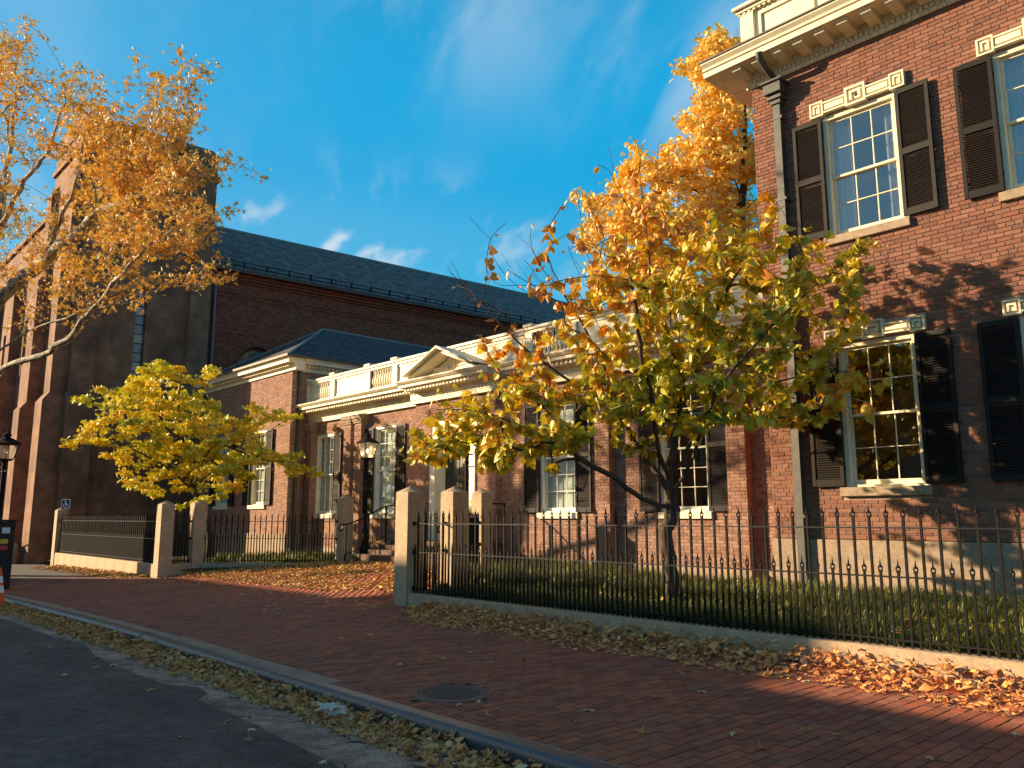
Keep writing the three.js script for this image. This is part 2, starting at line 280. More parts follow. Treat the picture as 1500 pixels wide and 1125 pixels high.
mesh('joint_sand', ribbon([-64, -12, 3], -8.4, -3.98, x => 0.108 + gh(x)), MAT.joint, sidewalk);
const forecourt = new THREE.Group(); forecourt.name = 'forecourt'; forecourt.userData = { kind: 'structure' }; scene.add(forecourt);
mesh('joint_sand', ribbon([-23.6, -12, -11.5], -12.4, -8.4, (x, z) => courtY(x, z) - 0.012), MAT.joint, forecourt);
const MH = [-5.68, -4.56, 0.30];
{
  const pal = [[0.50, 0.130, 0.058], [0.44, 0.115, 0.055], [0.56, 0.155, 0.065], [0.38, 0.108, 0.055], [0.47, 0.145, 0.075], [0.34, 0.102, 0.058], [0.53, 0.135, 0.055], [0.43, 0.15, 0.085]].map(c => C(...c));
  const geo = ready(merge(chbox(-0.5, 0.5, -0.5, 0.5, -0.5, 0.5, 0.03)));
  const mk = (x, z, len, y, tiltZ, list) => {
    const e = new THREE.Euler(rr(-0.010, 0.010), rr(-0.014, 0.014), tiltZ + rr(-0.018, 0.018)); const m = new THREE.Matrix4().compose(V(x, y - 0.025 + rr(-0.0025, 0.0025), z), new THREE.Quaternion().setFromEuler(e), V(0.0965, 0.05, len - 0.004));
    const patch = fbm(x * 0.9 + 40, z * 0.9 + 40, 4096, 3, 3); let c = Math.floor(R() * 8); if (patch > 0.56 && R() < 0.7) c = [3, 5, 7, 5][Math.floor(R() * 4)]; list.push({ m, c });
  };
  const main = [], court = []; let row = 0;
  for (let x = -40; x < 2.2; x += 0.105, row++) {
    const zs = x > -7.6 ? -4.025 : -4.17; let z = zs - (row % 2) * 0.1 - rr(0, 0.004); if (row % 2) mk(x, zs - 0.045, 0.092, 0.12 + gh(x), x < -12 ? 0.0125 : 0, main);
    for (; z > -8.28; z -= 0.206) { const zc = z - 0.1; if (zc < -8.24) break; const dx = x - MH[0], dz = zc - MH[1]; if (dx * dx + dz * dz < (MH[2] + 0.06) ** 2) continue; mk(x, zc, 0.2, 0.12 + gh(x), x < -12 ? 0.0125 : 0, main); }
    if (x > -23.3 && x < -11.9) for (; z > -12.35; z -= 0.206) { const zc = z - 0.1; const t = smooth(0, 1, 0); const lim = Math.max(0, (-9.4 - zc) / 3) * 3; if (x < -23.3 + lim || x > -11.9 - lim * 0.95) continue; mk(x, zc, 0.2, courtY(x, zc), x < -12 ? 0.0125 : 0, court); }
  }
  pieces(sidewalk, 'brick', 'paving_bricks', geo, MAT.brick, pal, main);
  pieces(forecourt, 'brick', 'paving_bricks', geo, MAT.brick, pal, court);
}
{ // manhole cover let into the paving
  const t = thing('manhole_cover', 'round cast iron manhole cover set in the brick sidewalk', 'manhole cover', [MH[0], 0.11, MH[1]]);
  const ring = lathe([[0.29, 0], [0.29, 0.014], [0.345, 0.014], [0.345, 0]], 32), disc = cyl(0.28, 0.28, 0.011, 32), studs = [];
  for (let i = -9; i <= 9; i++) for (let j = -9; j <= 9; j++) { const x = i * 0.027 + (j % 2 ? 0.0135 : 0), z = j * 0.027; if (x * x + z * z < 0.062) studs.push(bx(x - 0.009, x + 0.009, 0.011, 0.0145, z - 0.006, z + 0.006)); }
  bases.delete(t);
  mesh('frame_ring', ring, MAT.manholeIron, t); mesh('cover_plate', disc, MAT.manholeIron, t); mesh('grip_studs', studs, MAT.manholeIron, t, { kind: 'stuff' });
}
// planting beds (soil)
struct('planting_bed', [...ribbon([-11.5, -7, 3], -12.8, -8.5, (x, z) => z < -10 ? 0.38 : 0.27), quad([-14.6, 0.45, -14.4], [-11.4, 0.3, -9.5], [-11.4, 0.42, -14.4], [-14.6, 0.5, -14.4])], MAT.soil);
struct('planting_bed', [quad([-36, -0.02, -8.5], [-23.6, 0.16, -8.5], [-20.2, 0.35, -12.5], [-36, 0.2, -14.2]), quad([-36, 0.2, -14.2], [-20.2, 0.35, -12.5], [-19.4, 0.40, -14.4], [-36, 0.22, -14.4])], MAT.soil);

// ================================================================== buildings
const X1 = V(1, 0, 0), Z1 = V(0, 0, 1);
// sash window set in an opening of a wall whose face is at zf (facing +z)
function sashWindow(parent, cx, y0, y1, w, zf, o = {}) {
  const { cols = 3, rows = 2, blind = 0, curtain = false, sill = MAT.stoneBase, sw = 0.08, frameMat = MAT.cream } = o;
  const g = part('window', parent), x0 = cx - w / 2, x1 = cx + w / 2, z = zf;
  mesh('frame', [bx(x0, x0 + 0.065, y0 + 0.003, y1 - 0.003, z - 0.20, z - 0.022), bx(x1 - 0.065, x1, y0 + 0.003, y1 - 0.003, z - 0.20, z - 0.022), bx(x0 + 0.065, x1 - 0.065, y1 - 0.075, y1 - 0.003, z - 0.20, z - 0.024), bx(x0 + 0.065, x1 - 0.065, y0 + 0.003, y0 + 0.04, z - 0.21, z - 0.05)], frameMat, g);
  const a = x0 + 0.068, b = x1 - 0.068, ya = y0 + 0.042, yb = y1 - 0.078, ym = (ya + yb) / 2;
  const sash = (nm, s0, s1, zs, botW) => {
    const st = 0.045, G = [bx(a, a + st, s0, s1, zs - 0.018, zs + 0.018), bx(b - st, b, s0, s1, zs - 0.018, zs + 0.018), bx(a + st, b - st, s0, s0 + botW, zs - 0.018, zs + 0.017), bx(a + st, b - st, s1 - 0.042, s1, zs - 0.018, zs + 0.017)];
    mesh(nm, G, frameMat, g);
    const gx0 = a + st, gx1 = b - st, gy0 = s0 + botW, gy1 = s1 - 0.042, M = [];
    for (let i = 1; i < cols; i++) { const x = gx0 + (gx1 - gx0) * i / cols; M.push(bx(x - 0.0075, x + 0.0075, gy0, gy1, zs - 0.014, zs + 0.014)); }
    for (let j = 1; j < rows; j++) { const y = gy0 + (gy1 - gy0) * j / rows; M.push(bx(gx0, gx1, y - 0.0075, y + 0.0075, zs - 0.013, zs + 0.013)); }
    mesh('muntins', M, frameMat, g);
    for (let i = 0; i < cols; i++) for (let j = 0; j < rows; j++) { const q = new THREE.PlaneGeometry((gx1 - gx0) / cols - 0.002, (gy1 - gy0) / rows - 0.002); q.rotateX(rr(-0.004, 0.004)); q.rotateY(rr(-0.004, 0.004)); q.translate(gx0 + (gx1 - gx0) * (i + 0.5) / cols, gy0 + (gy1 - gy0) * (j + 0.5) / rows, zs); mesh('pane', q, MAT.glass, g); }
  };
  sash('upper_sash', ym - 0.02, yb, z - 0.105, 0.04); sash('lower_sash', ya, ym + 0.02, z - 0.145, 0.075);
  if (blind > 0) mesh('roller_blind', bx(a + 0.01, b - 0.01, yb - (yb - ya) * blind, yb, z - 0.235, z - 0.23), MAT.blind, g);
  if (curtain) { const cur = (xa, xb) => { const s = new THREE.Shape(), n = 28; s.moveTo(xa, 0); for (let i = 0; i <= n; i++) s.lineTo(xa + (xb - xa) * i / n, 0.03 * Math.sin(i * 1.9) + 0.012 * Math.sin(i * 0.7)); for (let i = n; i >= 0; i--) s.lineTo(xa + (xb - xa) * i / n, 0.03 * Math.sin(i * 1.9) + 0.012 * Math.sin(i * 0.7) + 0.004); const q = new THREE.ExtrudeGeometry(s, { depth: yb - ya, bevelEnabled: false }); q.rotateX(-Math.PI / 2); q.translate(0, ya, z - 0.32); return q; }; mesh('curtain', [cur(a, a + (b - a) * 0.24), cur(b - (b - a) * 0.24, b)], MAT.curtain, g); }
  mesh('sill', chbox(x0 - sw, x1 + sw, y0 - 0.14, y0, z - 0.2, z + 0.07, 0.008), sill, g);
  return g;
}
function shutter(parent, x0, x1, y0, y1, zf, left, mat = MAT.shutter) {
  const o = { left };
  const g = part('shutter', parent), z0 = zf + 0.022, z1 = zf + 0.062, st = 0.055, ym = y0 + (y1 - y0) * 0.5, L = [];
  mesh('shutter_frame', [chbox(x0, x0 + st, y0, y1, z0, z1, 0.004), chbox(x1 - st, x1, y0, y1, z0, z1, 0.004), bx(x0 + st, x1 - st, y0, y0 + 0.11, z0 + 0.002, z1 - 0.003), bx(x0 + st, x1 - st, y1 - 0.075, y1, z0 + 0.002, z1 - 0.003), bx(x0 + st, x1 - st, ym - 0.05, ym + 0.05, z0 + 0.002, z1 - 0.003)], mat, g);
  for (const [a, b] of [[y0 + 0.11, ym - 0.05], [ym + 0.05, y1 - 0.075]]) for (let y = a + 0.02; y < b - 0.008; y += 0.0375) { const s = new THREE.BoxGeometry(x1 - x0 - 2 * st, 0.034, 0.007); s.rotateX(-0.62 + rr(-0.05, 0.05)); s.translate((x0 + x1) / 2, y, (z0 + z1) / 2 - 0.001); L.push(s); }
  mesh('louvre_slats', L, mat, g, { kind: 'stuff' });
  { const left = o.left ? 1 : -1, a = left * rr(0.01, 0.06), p = V(left > 0 ? x1 : x0, 0, z0), r = p.clone().applyAxisAngle(V(0, 1, 0), a); g.rotation.y = a; g.position.add(p).sub(r); }
  mesh('hinge', [bx(x0 - 0.012, x0 + 0.02, y0 + 0.25, y0 + 0.29, z0 - 0.02, z0), bx(x0 - 0.012, x0 + 0.02, y1 - 0.3, y1 - 0.26, z0 - 0.02, z0), bx(x1 - 0.02, x1 + 0.012, y0 + 0.25, y0 + 0.29, z0 - 0.02, z0), bx(x1 - 0.02, x1 + 0.012, y1 - 0.3, y1 - 0.26, z0 - 0.02, z0)], MAT.iron, g);
  return g;
}
// painted lintel with a Greek key cut into it: end blocks, a taller centre block and long bars between
function keyLintel(parent, x0, x1, y0, y1, zf) {
  const g = part('lintel', parent), z = zf + 0.03, A = [], D = [], cx = (x0 + x1) / 2, h = y1 - y0;
  const band = [[x0, x1, y0 + h * 0.10, y1 - h * 0.10]], blocks = [[x0, x0 + 0.23, y0, y1], [cx - 0.17, cx + 0.17, y0 + 0.001, y1 + 0.055], [x1 - 0.23, x1, y0, y1]];
  A.push(bx(x0 + 0.23, cx - 0.17, y0 + h * 0.12, y1 - h * 0.14, zf - 0.05, z - 0.004), bx(cx + 0.17, x1 - 0.23, y0 + h * 0.12, y1 - h * 0.14, zf - 0.05, z - 0.004));
  for (const [a, b, c, d] of blocks) A.push(chbox(a, b, c, d, zf - 0.05, z, 0.004));
  mesh('lintel_stone', A, MAT.cream, g);
  // raised ribs leave dark sunk lines between them
  const ribs = [], line = (a, b, c, d, zz = z) => ribs.push(bx(a, b, c, d, zz - 0.001, zz + 0.05));
  const groove = () => {};
  blocks.forEach(([a, b, c, d], k) => {
    const w = b - a, H = d - c, t = Math.min(w, H) / 8.6; groove(a + t, b - t, c + t, d - t);
    line(a, a + t, c, d); line(b - t, b, c, d); line(a + t, b - t, d - t, d); line(a + t, b - t, c, c + t);
    // spiral
    let i = 2.1 * t, l = a + i, r = b - i, bo = c + i, to = d - i; const T2 = t * 1.1;
    line(l, l + T2, bo, to); line(l + T2, r, to - T2, to); line(r - T2, r, bo, to - T2); line(l + 2.1 * T2, r - T2, bo, bo + T2); line(l + 2.1 * T2, l + 3.2 * T2, bo + T2, to - 2.2 * T2);
    if (k === 1) line(l + 3.2 * T2, r - 2.2 * T2, to - 3.2 * T2, to - 2.2 * T2);
  });
  for (const [a, b] of [[x0 + 0.23, cx - 0.17], [cx + 0.17, x1 - 0.23]]) { const c = y0 + h * 0.12, d = y1 - h * 0.14, zz = z - 0.004; groove(a + 0.012, b - 0.012, c + 0.028, d - 0.028, zz); line(a, b, c, c + 0.028, zz); line(a, b, d - 0.028, d, zz); line(a + 0.028, b - 0.028, c + 0.052, d - 0.052, zz); }
  mesh('key_ribs', ribs, MAT.cream, g);
  return g;
}

// ------------------------------------------------------------------ tall brick house on the right
{
  const zf = -12.6, x0 = -7.14, x1 = 9, H = thing('brick_house', 'tall red brick house with dark louvred shutters and cream key-pattern lintels', 'house', [-7.14, 0.3, zf]);
  const cxs = [-5.255, -2.655, -0.055, 2.545, 5.145], W = 1.21, lo = [2.07, 4.37], up = [6.17, 8.30];
  const holes = []; for (const c of cxs) { holes.push([c - W / 2, c + W / 2, lo[0] - 0.14, lo[1] + 0.02], [c - W / 2, c + W / 2, up[0] - 0.14, up[1] + 0.02]); }
  const front = mesh('front_wall', wallXY(x0, x1, 1.27, 9.5, zf - 0.36, zf - 0.0125, holes.map(([a, b, c, d]) => [a, b, c + 0.14, d - 0.02])), MAT.mortar, H);
  mesh('side_and_back_walls', [bx(x0, x0 + 0.36, 0, 9.5, -24, zf - 0.362), bx(x1 - 0.36, x1, 0, 9.5, -24, zf - 0.362), bx(x0, x1, 0, 9.5, -24.4, -24)], MAT.churchBrick, H);
  mesh('interior', [bx(x0 + 0.4, x1 - 0.4, 0.5, 9.3, -17.1, -17), bx(x0 + 0.4, x1 - 0.4, 0.9, 1.0, -17, zf - 0.37), bx(x0 + 0.4, x1 - 0.4, 4.9, 5.2, -17, zf - 0.37), bx(x0 + 0.4, x1 - 0.4, 9.1, 9.4, -17, zf - 0.37)], MAT.room, H);
  mesh('flat_roof', bx(x0 + 0.1, x1 - 0.1, 9.52, 9.62, -24, zf - 0.1), MAT.lead, H);
  // bricks: only where they can be seen; lintels and sills leave gaps
  const bh = []; for (const c of cxs) bh.push([c - W / 2, c + W / 2, lo[0], lo[1] + 0.02], [c - W / 2 - 0.08, c + W / 2 + 0.08, lo[0] - 0.14, lo[0]], [c - W / 2, c + W / 2, up[0], up[1] + 0.02], [c - W / 2 - 0.08, c + W / 2 + 0.08, up[0] - 0.14, up[0]], [c - 0.785, c + 0.785, lo[1], lo[1] + 0.235], [c - 0.785, c + 0.785, up[1], up[1] + 0.275]);
  const list = []; brickFace(list, V(0, 0, zf), X1, Z1, x0, 1.5, 1.275, 9.4, bh);
  pieces(front, 'brick', 'wall_bricks', BRICK, MAT.brick, brickPal, list);
  // stone base in long blocks
  const wt = part('stone_base', H); { let x = x0 - 0.03; while (x < x1) { const b = Math.min(x1, x + rr(1.3, 2.0)); for (const [a, c] of [[0.2, 0.72], [0.724, 1.262]]) mesh('base_stone', chbox(x + 0.002, b - 0.002, a, c, zf - 0.4, zf + 0.045, 0.006), MAT.stoneBase, wt); x = b; } }
  cxs.forEach((c, i) => {
    sashWindow(H, c, lo[0], lo[1], W, zf, { cols: 3, rows: 2, curtain: false }); sashWindow(H, c, up[0], up[1], W, zf, { cols: 3, rows: 2, blind: 0, curtain: true });
    keyLintel(H, c - 0.78, c + 0.78, lo[1] + 0.004, lo[1] + 0.23, zf); keyLintel(H, c - 0.78, c + 0.78, up[1] + 0.004, up[1] + 0.27, zf);
    for (const [a, b] of [lo, up]) { shutter(H, c - W / 2 - 0.515, c - W / 2 - 0.005, a + 0.02, b - 0.03, zf, true); shutter(H, c + W / 2 + 0.005, c + W / 2 + 0.515, a + 0.02, b - 0.03, zf, false); }
  });
  // cornice
  const cor = part('cornice', H), xa = x0 - 0.62;
  mesh('bed_mould', [prismX([[zf - 0.3, 9.34], [zf + 0.02, 9.34], [zf + 0.05, 9.40], [zf + 0.05, 9.46], [zf + 0.10, 9.47], [zf + 0.10, 9.58], [zf - 0.3, 9.58]], x0 - 0.05, x1)], MAT.cream, cor);
  mesh('corona', [prismX([[zf - 0.3, 9.583], [zf + 0.60, 9.583], [zf + 0.60, 9.69], [zf + 0.63, 9.70], [zf + 0.64, 9.74], [zf + 0.70, 9.80], [zf + 0.70, 9.83], [zf - 0.3, 9.86]], xa, x1), prismZ([[x0 + 0.3, 9.584], [x0 - 0.60, 9.584], [x0 - 0.60, 9.69], [x0 - 0.69, 9.80], [x0 - 0.69, 9.83], [x0 + 0.3, 9.86]], -24, zf - 0.32)], MAT.cream, cor);
  mesh('gutter_edge', [prismX([[zf + 0.66, 9.832], [zf + 0.725, 9.832], [zf + 0.725, 9.86], [zf + 0.2, 9.885], [zf + 0.2, 9.865]], xa - 0.02, x1)], MAT.gutter, cor);
  for (let x = x0 + 0.0; x < 2; x += 0.388) mesh('modillion', [prismX([[zf + 0.11, 9.47], [zf + 0.42, 9.49], [zf + 0.50, 9.52], [zf + 0.52, 9.581], [zf + 0.11, 9.581]], x - 0.085, x + 0.085), bx(x - 0.10, x + 0.10, 9.556, 9.582, zf + 0.108, zf + 0.54)], MAT.cream, cor);
  { const D = []; for (let x = x0; x < 2; x += 0.085) D.push(bx(x, x + 0.05, 9.405, 9.462, zf + 0.052, zf + 0.088)); mesh('dentils', D, MAT.cream, cor, { kind: 'stuff' }); const D2 = []; for (let x = x0 - 0.05; x < 2; x += 0.13) { const s = new THREE.SphereGeometry(0.05, 8, 5); s.scale(0.8, 0.9, 0.5); s.translate(x, 9.372, zf + 0.038); D2.push(s); } mesh('egg_mould', D2, MAT.cream, cor, { kind: 'stuff' }); }
  // parapet with sunk panels
  const par = part('parapet', H), zp = zf + 0.25;
  mesh('parapet_wall', [bx(x0 - 0.02, x1, 9.87, 10.72, zp - 0.30, zp - 0.05)], MAT.cream, par);
  mesh('parapet_base', [bx(x0 - 0.06, x1, 9.865, 9.99, zp - 0.34, zp + 0.02)], MAT.cream, par);
  mesh('parapet_cap', [bx(x0 - 0.08, x1, 10.74, 10.80, zp - 0.36, zp + 0.04), bx(x0 - 0.13, x1, 10.803, 10.86, zp - 0.40, zp + 0.10)], MAT.cream, par);
  { const D = []; for (let x = x0 - 0.05; x < 0; x += 0.1) D.push(bx(x, x + 0.05, 10.70, 10.737, zp - 0.02, zp + 0.02)); mesh('dentils', D, MAT.cream, par, { kind: 'stuff' }); }
  for (let x = x0 - 0.02; x < 4; x += 1.5) {
    mesh('pedestal', chbox(x, x + 0.26, 9.99, 10.72, zp - 0.05, zp + 0.005, 0.004), MAT.cream, par);
    const a = x + 0.36, b = x + 1.40, c = 10.06, d = 10.62; mesh('panel_moulding', [bx(a, b, c, c + 0.05, zp - 0.05, zp - 0.012), bx(a, b, d - 0.05, d, zp - 0.05, zp - 0.012), bx(a, a + 0.05, c + 0.05, d - 0.05, zp - 0.05, zp - 0.012), bx(b - 0.05, b, c + 0.05, d - 0.05, zp - 0.05, zp - 0.012)], MAT.cream, par);
  }
  // downspout with a conductor head
  const ds = part('downspout', H), px = -6.60;
  mesh('pipe', [bx(px - 0.065, px + 0.065, 0.45, 8.78, zf + 0.045, zf + 0.16)], MAT.downspout, ds);
  mesh('conductor_head', [chbox(px - 0.16, px + 0.16, 8.95, 9.14, zf + 0.02, zf + 0.29, 0.01), chbox(px - 0.20, px + 0.20, 9.142, 9.19, zf + 0.015, zf + 0.33, 0.01), chbox(px - 0.13, px + 0.13, 8.86, 8.948, zf + 0.025, zf + 0.23, 0.01), chbox(px - 0.095, px + 0.095, 8.78, 8.858, zf + 0.03, zf + 0.19, 0.008)], MAT.downspout, ds);
  mesh('swan_neck', new THREE.TubeGeometry(new THREE.CatmullRomCurve3([V(px - 0.03, 9.60, zf + 0.62), V(px - 0.03, 9.50, zf + 0.58), V(px - 0.02, 9.36, zf + 0.36), V(px, 9.26, zf + 0.17), V(px, 9.17, zf + 0.15)]), 20, 0.055, 10), MAT.downspout, ds);
  for (const y of [1.6, 3.4, 5.2, 7.0, 8.5]) mesh('strap', bx(px - 0.10, px + 0.10, y, y + 0.05, zf + 0.004, zf + 0.166), MAT.downspout, ds);
}

// ------------------------------------------------------------------ low entrance wing
const LWX = -17.45;
{
  const zf = -14.2, x0 = -26.2, x1 = -6.9, Wg = thing('entrance_wing', 'long single-storey brick wing with cream balustrade and small pediment over the door', 'building', [LWX, 0.3, zf]);
  const cxs = [LWX - 7.3, LWX - 3.65, LWX + 3.75, LWX + 7.4], W = 1.22, wy = [1.72, 4.42], d0 = LWX - 1.75, d1 = LWX + 1.75;
  const front = mesh('front_wall', wallXY(x0, x1, 0.2, 5.0, zf - 0.36, zf - 0.0125, [...cxs.map(c => [c - W / 2, c + W / 2, wy[0], wy[1]]), [LWX - 0.8, LWX + 0.8, 0.9, 3.95]]), MAT.mortar, Wg);
  mesh('back_wall', [bx(x0, x1, 0, 5, -22.3, -22), bx(x0, x0 + 0.3, 0, 5, -22, zf - 0.37), bx(x1 - 0.3, x1, 0, 5, -22, zf - 0.37)], MAT.churchBrick, Wg);
  mesh('interior', [bx(x0 + 0.3, x1 - 0.3, 0.85, 4.9, -17.1, -17), bx(x0 + 0.3, x1 - 0.3, 0.8, 0.9, -17, zf - 0.37), bx(x0 + 0.3, x1 - 0.3, 4.8, 4.9, -17, zf - 0.37)], MAT.room, Wg);
  mesh('flat_roof', bx(x0, x1, 5.02, 5.12, -22.2, zf - 0.1), MAT.lead, Wg);
  const zc = zf + 0.25;   // centre bay stands forward
  const bay = mesh('centre_bay_wall', [bx(d0, LWX - 0.98, 0.2, 5.0, zf + 0.001, zc - 0.0125), bx(LWX + 0.98, d1, 0.2, 5.0, zf + 0.001, zc - 0.0125), bx(LWX - 0.98, LWX + 0.98, 4.3, 5.0, zf + 0.001, zc - 0.0125)], MAT.mortar, Wg);
  const pil = [[-25.75, -25.35], [-23.2, -22.8], [-22.58, -22.18], [-12.32, -11.90], [-9.0 + 0.12, -8.46]];
  const bh = [...cxs.flatMap(c => [[c - W / 2, c + W / 2, wy[0], wy[1]], [c - W / 2 - 0.08, c + W / 2 + 0.08, wy[0] - 0.14, wy[0]]]), [d0, d1, 0, 6], ...pil.map(([a, b]) => [a, b, 0, 6])];
  const list = []; brickFace(list, V(0, 0, zf), X1, Z1, x0, x1, 0.62, 4.88, bh);
  const lb = []; brickFace(lb, V(0, 0, zc), X1, Z1, d0, d1, 0.62, 4.88, [[LWX - 0.98, LWX + 0.98, 0, 4.3]]); brickFace(lb, V(d1, 0, 0), V(0, 0, -1), X1, -zc, -zf, 0.62, 4.88, []);
  pieces(front, 'brick', 'wall_bricks', BRICK, MAT.brick, paleHazeBrickPal, list, 300);
  pieces(bay, 'brick', 'wall_bricks', BRICK, MAT.brick, paleHazeBrickPal, lb, 120);
  for (const [a, b] of pil) {
    const zp = zf + 0.22, p = mesh('pilaster', [bx(a + 0.012, b - 0.0125, 0.62, 4.60, zf - 0.012, zp - 0.0125)], MAT.mortar, Wg);
    const l = []; brickFace(l, V(0, 0, zp), X1, Z1, a, b, 0.62, 4.58, []); brickFace(l, V(b, 0, 0), V(0, 0, -1), X1, -zp + 0.0, -zf, 0.62, 4.58, []); pieces(p, 'brick', 'wall_bricks', BRICK, MAT.brick, paleHazeBrickPal, l, a > -13 ? 80 : 0);
    mesh('capital', [bx(a - 0.03, b + 0.03, 4.60, 4.66, zf, zp + 0.03), bx(a - 0.055, b + 0.055, 4.662, 4.74, zf, zp + 0.055), bx(a - 0.09, b + 0.09, 4.742, 4.872, zf, zp + 0.09)], MAT.stoneBase, p);
    mesh('pilaster_base', [chbox(a - 0.05, b + 0.05, 0.2, 0.62, zf, zp + 0.05, 0.01)], MAT.stoneBase, p);
  }
  mesh('stone_plinth', [chbox(x0, d0 - 0.06, 0.15, 0.618, zf - 0.3, zf + 0.035, 0.01), chbox(d1 + 0.06, x1, 0.15, 0.618, zf - 0.3, zf + 0.035, 0.01), chbox(d0 - 0.04, LWX - 1.0, 0.15, 0.617, zf - 0.2, zc + 0.035, 0.01), chbox(LWX + 1.0, d1 + 0.04, 0.15, 0.617, zf - 0.2, zc + 0.035, 0.01)], MAT.stoneBase, Wg);
  cxs.forEach((c, i) => { sashWindow(Wg, c, wy[0], wy[1], W, zf, { cols: 3, rows: 3, blind: [1, 1, 1, 0.0][i], sw: 0.06, sill: MAT.cream, frameMat: MAT.white }); shutter(Wg, c - W / 2 - 0.515, c - W / 2 - 0.005, wy[0] + 0.01, wy[1] - 0.01, zf, true); shutter(Wg, c + W / 2 + 0.005, c + W / 2 + 0.515, wy[0] + 0.01, wy[1] - 0.01, zf, false); });
  // door in a cream surround
  const dr = part('doorway', Wg);
  mesh('door_surround', [chbox(LWX - 0.98, LWX - 0.76, 0.98, 3.5, zf - 0.1, zc + 0.05, 0.01), chbox(LWX + 0.76, LWX + 0.98, 0.98, 3.5, zf - 0.1, zc + 0.05, 0.01), chbox(LWX - 1.0, LWX + 1.0, 3.502, 3.7, zf - 0.1, zc + 0.06, 0.01), chbox(LWX - 1.08, LWX + 1.08, 3.702, 3.78, zf - 0.1, zc + 0.13, 0.01), bx(LWX - 0.98, LWX + 0.98, 3.782, 4.3, zf - 0.1, zc - 0.02)], MAT.white, dr);
  for (const s of [-1, 1]) { const a = s < 0 ? LWX - 0.755 : LWX + 0.005, b = s < 0 ? LWX - 0.005 : LWX + 0.755; const df = mesh('door_leaf', [bx(a, b, 1.0, 3.5, zf - 0.14, zf - 0.09)], MAT.door, dr); mesh('door_panels', [[1.15, 1.75], [1.9, 2.6], [2.75, 3.35]].map(([c, d]) => chbox(a + 0.12, b - 0.12, c, d, zf - 0.1, zf - 0.075, 0.012)), MAT.door, dr); mesh('door_handle', [bx(s < 0 ? b - 0.09 : a + 0.05, s < 0 ? b - 0.05 : a + 0.09, 1.95, 2.15, zf - 0.09, zf - 0.06)], MAT.brass, dr); }
  // entablature
  const en = part('entablature', Wg);
  const prof = z => [[z - 0.3, 4.876], [z + 0.10, 4.876], [z + 0.10, 4.98], [z + 0.12, 4.985], [z + 0.12, 5.14], [z + 0.16, 5.16], [z + 0.16, 5.20], [z + 0.2, 5.2], [z + 0.2, 5.29], [z + 0.56, 5.30], [z + 0.56, 5.38], [z + 0.60, 5.39], [z + 0.66, 5.45], [z + 0.66, 5.475], [z - 0.3, 5.475]];
  mesh('frieze_and_cornice', [prismX(prof(zf), x0 + 0.2, d0 - 0.12), prismX(prof(zf), d1 + 0.12, x1)], MAT.cream, en); mesh('centre_cornice', prismX(prof(zc), d0 - 0.12 - 0.001, d1 + 0.121), MAT.cream, en);
  { const D = []; for (let x = x0 + 0.3; x < x1; x += 0.15) { const c = x > d0 - 0.1 && x < d1 + 0.05; D.push(bx(x, x + 0.085, 5.20, 5.295, (c ? zc : zf) + 0.2, (c ? zc : zf) + 0.47)); } mesh('dentils', D, MAT.cream, en, { kind: 'stuff' }); }
  // balustrade
  const bal = part('balustrade', Wg), zb = zf + 0.22;
  const bpts = [[0.045, 0], [0.045, 0.04], [0.03, 0.05], [0.03, 0.07], [0.058, 0.16], [0.056, 0.2], [0.026, 0.36], [0.024, 0.40], [0.04, 0.42], [0.04, 0.47]]; const baluster = ready(merge(lathe(bpts, 9)));
  mesh('bottom_rail', [bx(x0 + 0.25, x1, 5.478, 5.62, zb - 0.16, zb + 0.02)], MAT.cream, bal); mesh('top_rail', [bx(x0 + 0.25, x1, 6.22, 6.30, zb - 0.15, zb + 0.01), bx(x0 + 0.25, x1, 6.303, 6.37, zb - 0.19, zb + 0.05)], MAT.cream, bal);
  const open = cxs.map(c => [c - 0.62, c + 0.62]); let prev = x0 + 0.25;
  for (const [a, b] of [...open, [x1, x1]]) {
    if (a - prev > 0.2) { const pa = prev, pb = a; mesh('solid_panel', [bx(pa, pb, 5.622, 6.218, zb - 0.12, zb - 0.03)], MAT.cream, bal); if (pb - pa > 0.8) mesh('panel_border', [bx(pa + 0.3, pb - 0.3, 5.66, 5.70, zb - 0.03, zb - 0.012), bx(pa + 0.3, pb - 0.3, 6.14, 6.18, zb - 0.03, zb - 0.012)], MAT.cream, bal);
      for (const q of pb - pa > 1.2 ? [pa, pb - 0.26] : [pa]) { mesh('pedestal', [chbox(q, q + 0.26, 5.48, 6.22, zb - 0.18, zb + 0.035, 0.006), chbox(q - 0.03, q + 0.29, 6.374, 6.45, zb - 0.22, zb + 0.08, 0.008), chbox(q - 0.02, q + 0.28, 5.48, 5.64, zb - 0.19, zb + 0.05, 0.006)], MAT.cream, bal); } }
    if (b > a) for (let x = a + 0.085; x < b; x += 0.135) { const o = mesh('baluster', baluster, MAT.cream, bal); o.position.set(x, 5.62, zb - 0.07); o.scale.y = 0.602 / 0.47; }
    prev = b;
  }
  // pediment over the centre bay
  const pd = part('pediment', Wg), pz = zc + 0.1, fy = 5.478, ay = 6.03, hw = 1.42;
  mesh('tympanum', prismZ([[LWX - hw, fy], [LWX + hw, fy], [LWX, ay]], zc - 0.4, pz), MAT.cream, pd);
  for (const s of [-1, 1]) { const rk = (o, t, zz0, zz1) => prismZ([[LWX + s * (hw + 0.12), fy + o], [LWX, ay + 0.05 + o], [LWX, ay + 0.05 + o + t], [LWX + s * (hw + 0.12 + t), fy + o]], zz0, zz1); mesh('raking_cornice', [rk(0.02, 0.1, zc - 0.4, pz + 0.42), rk(0.125, 0.07, zc - 0.4, pz + 0.56)], MAT.cream, pd); }
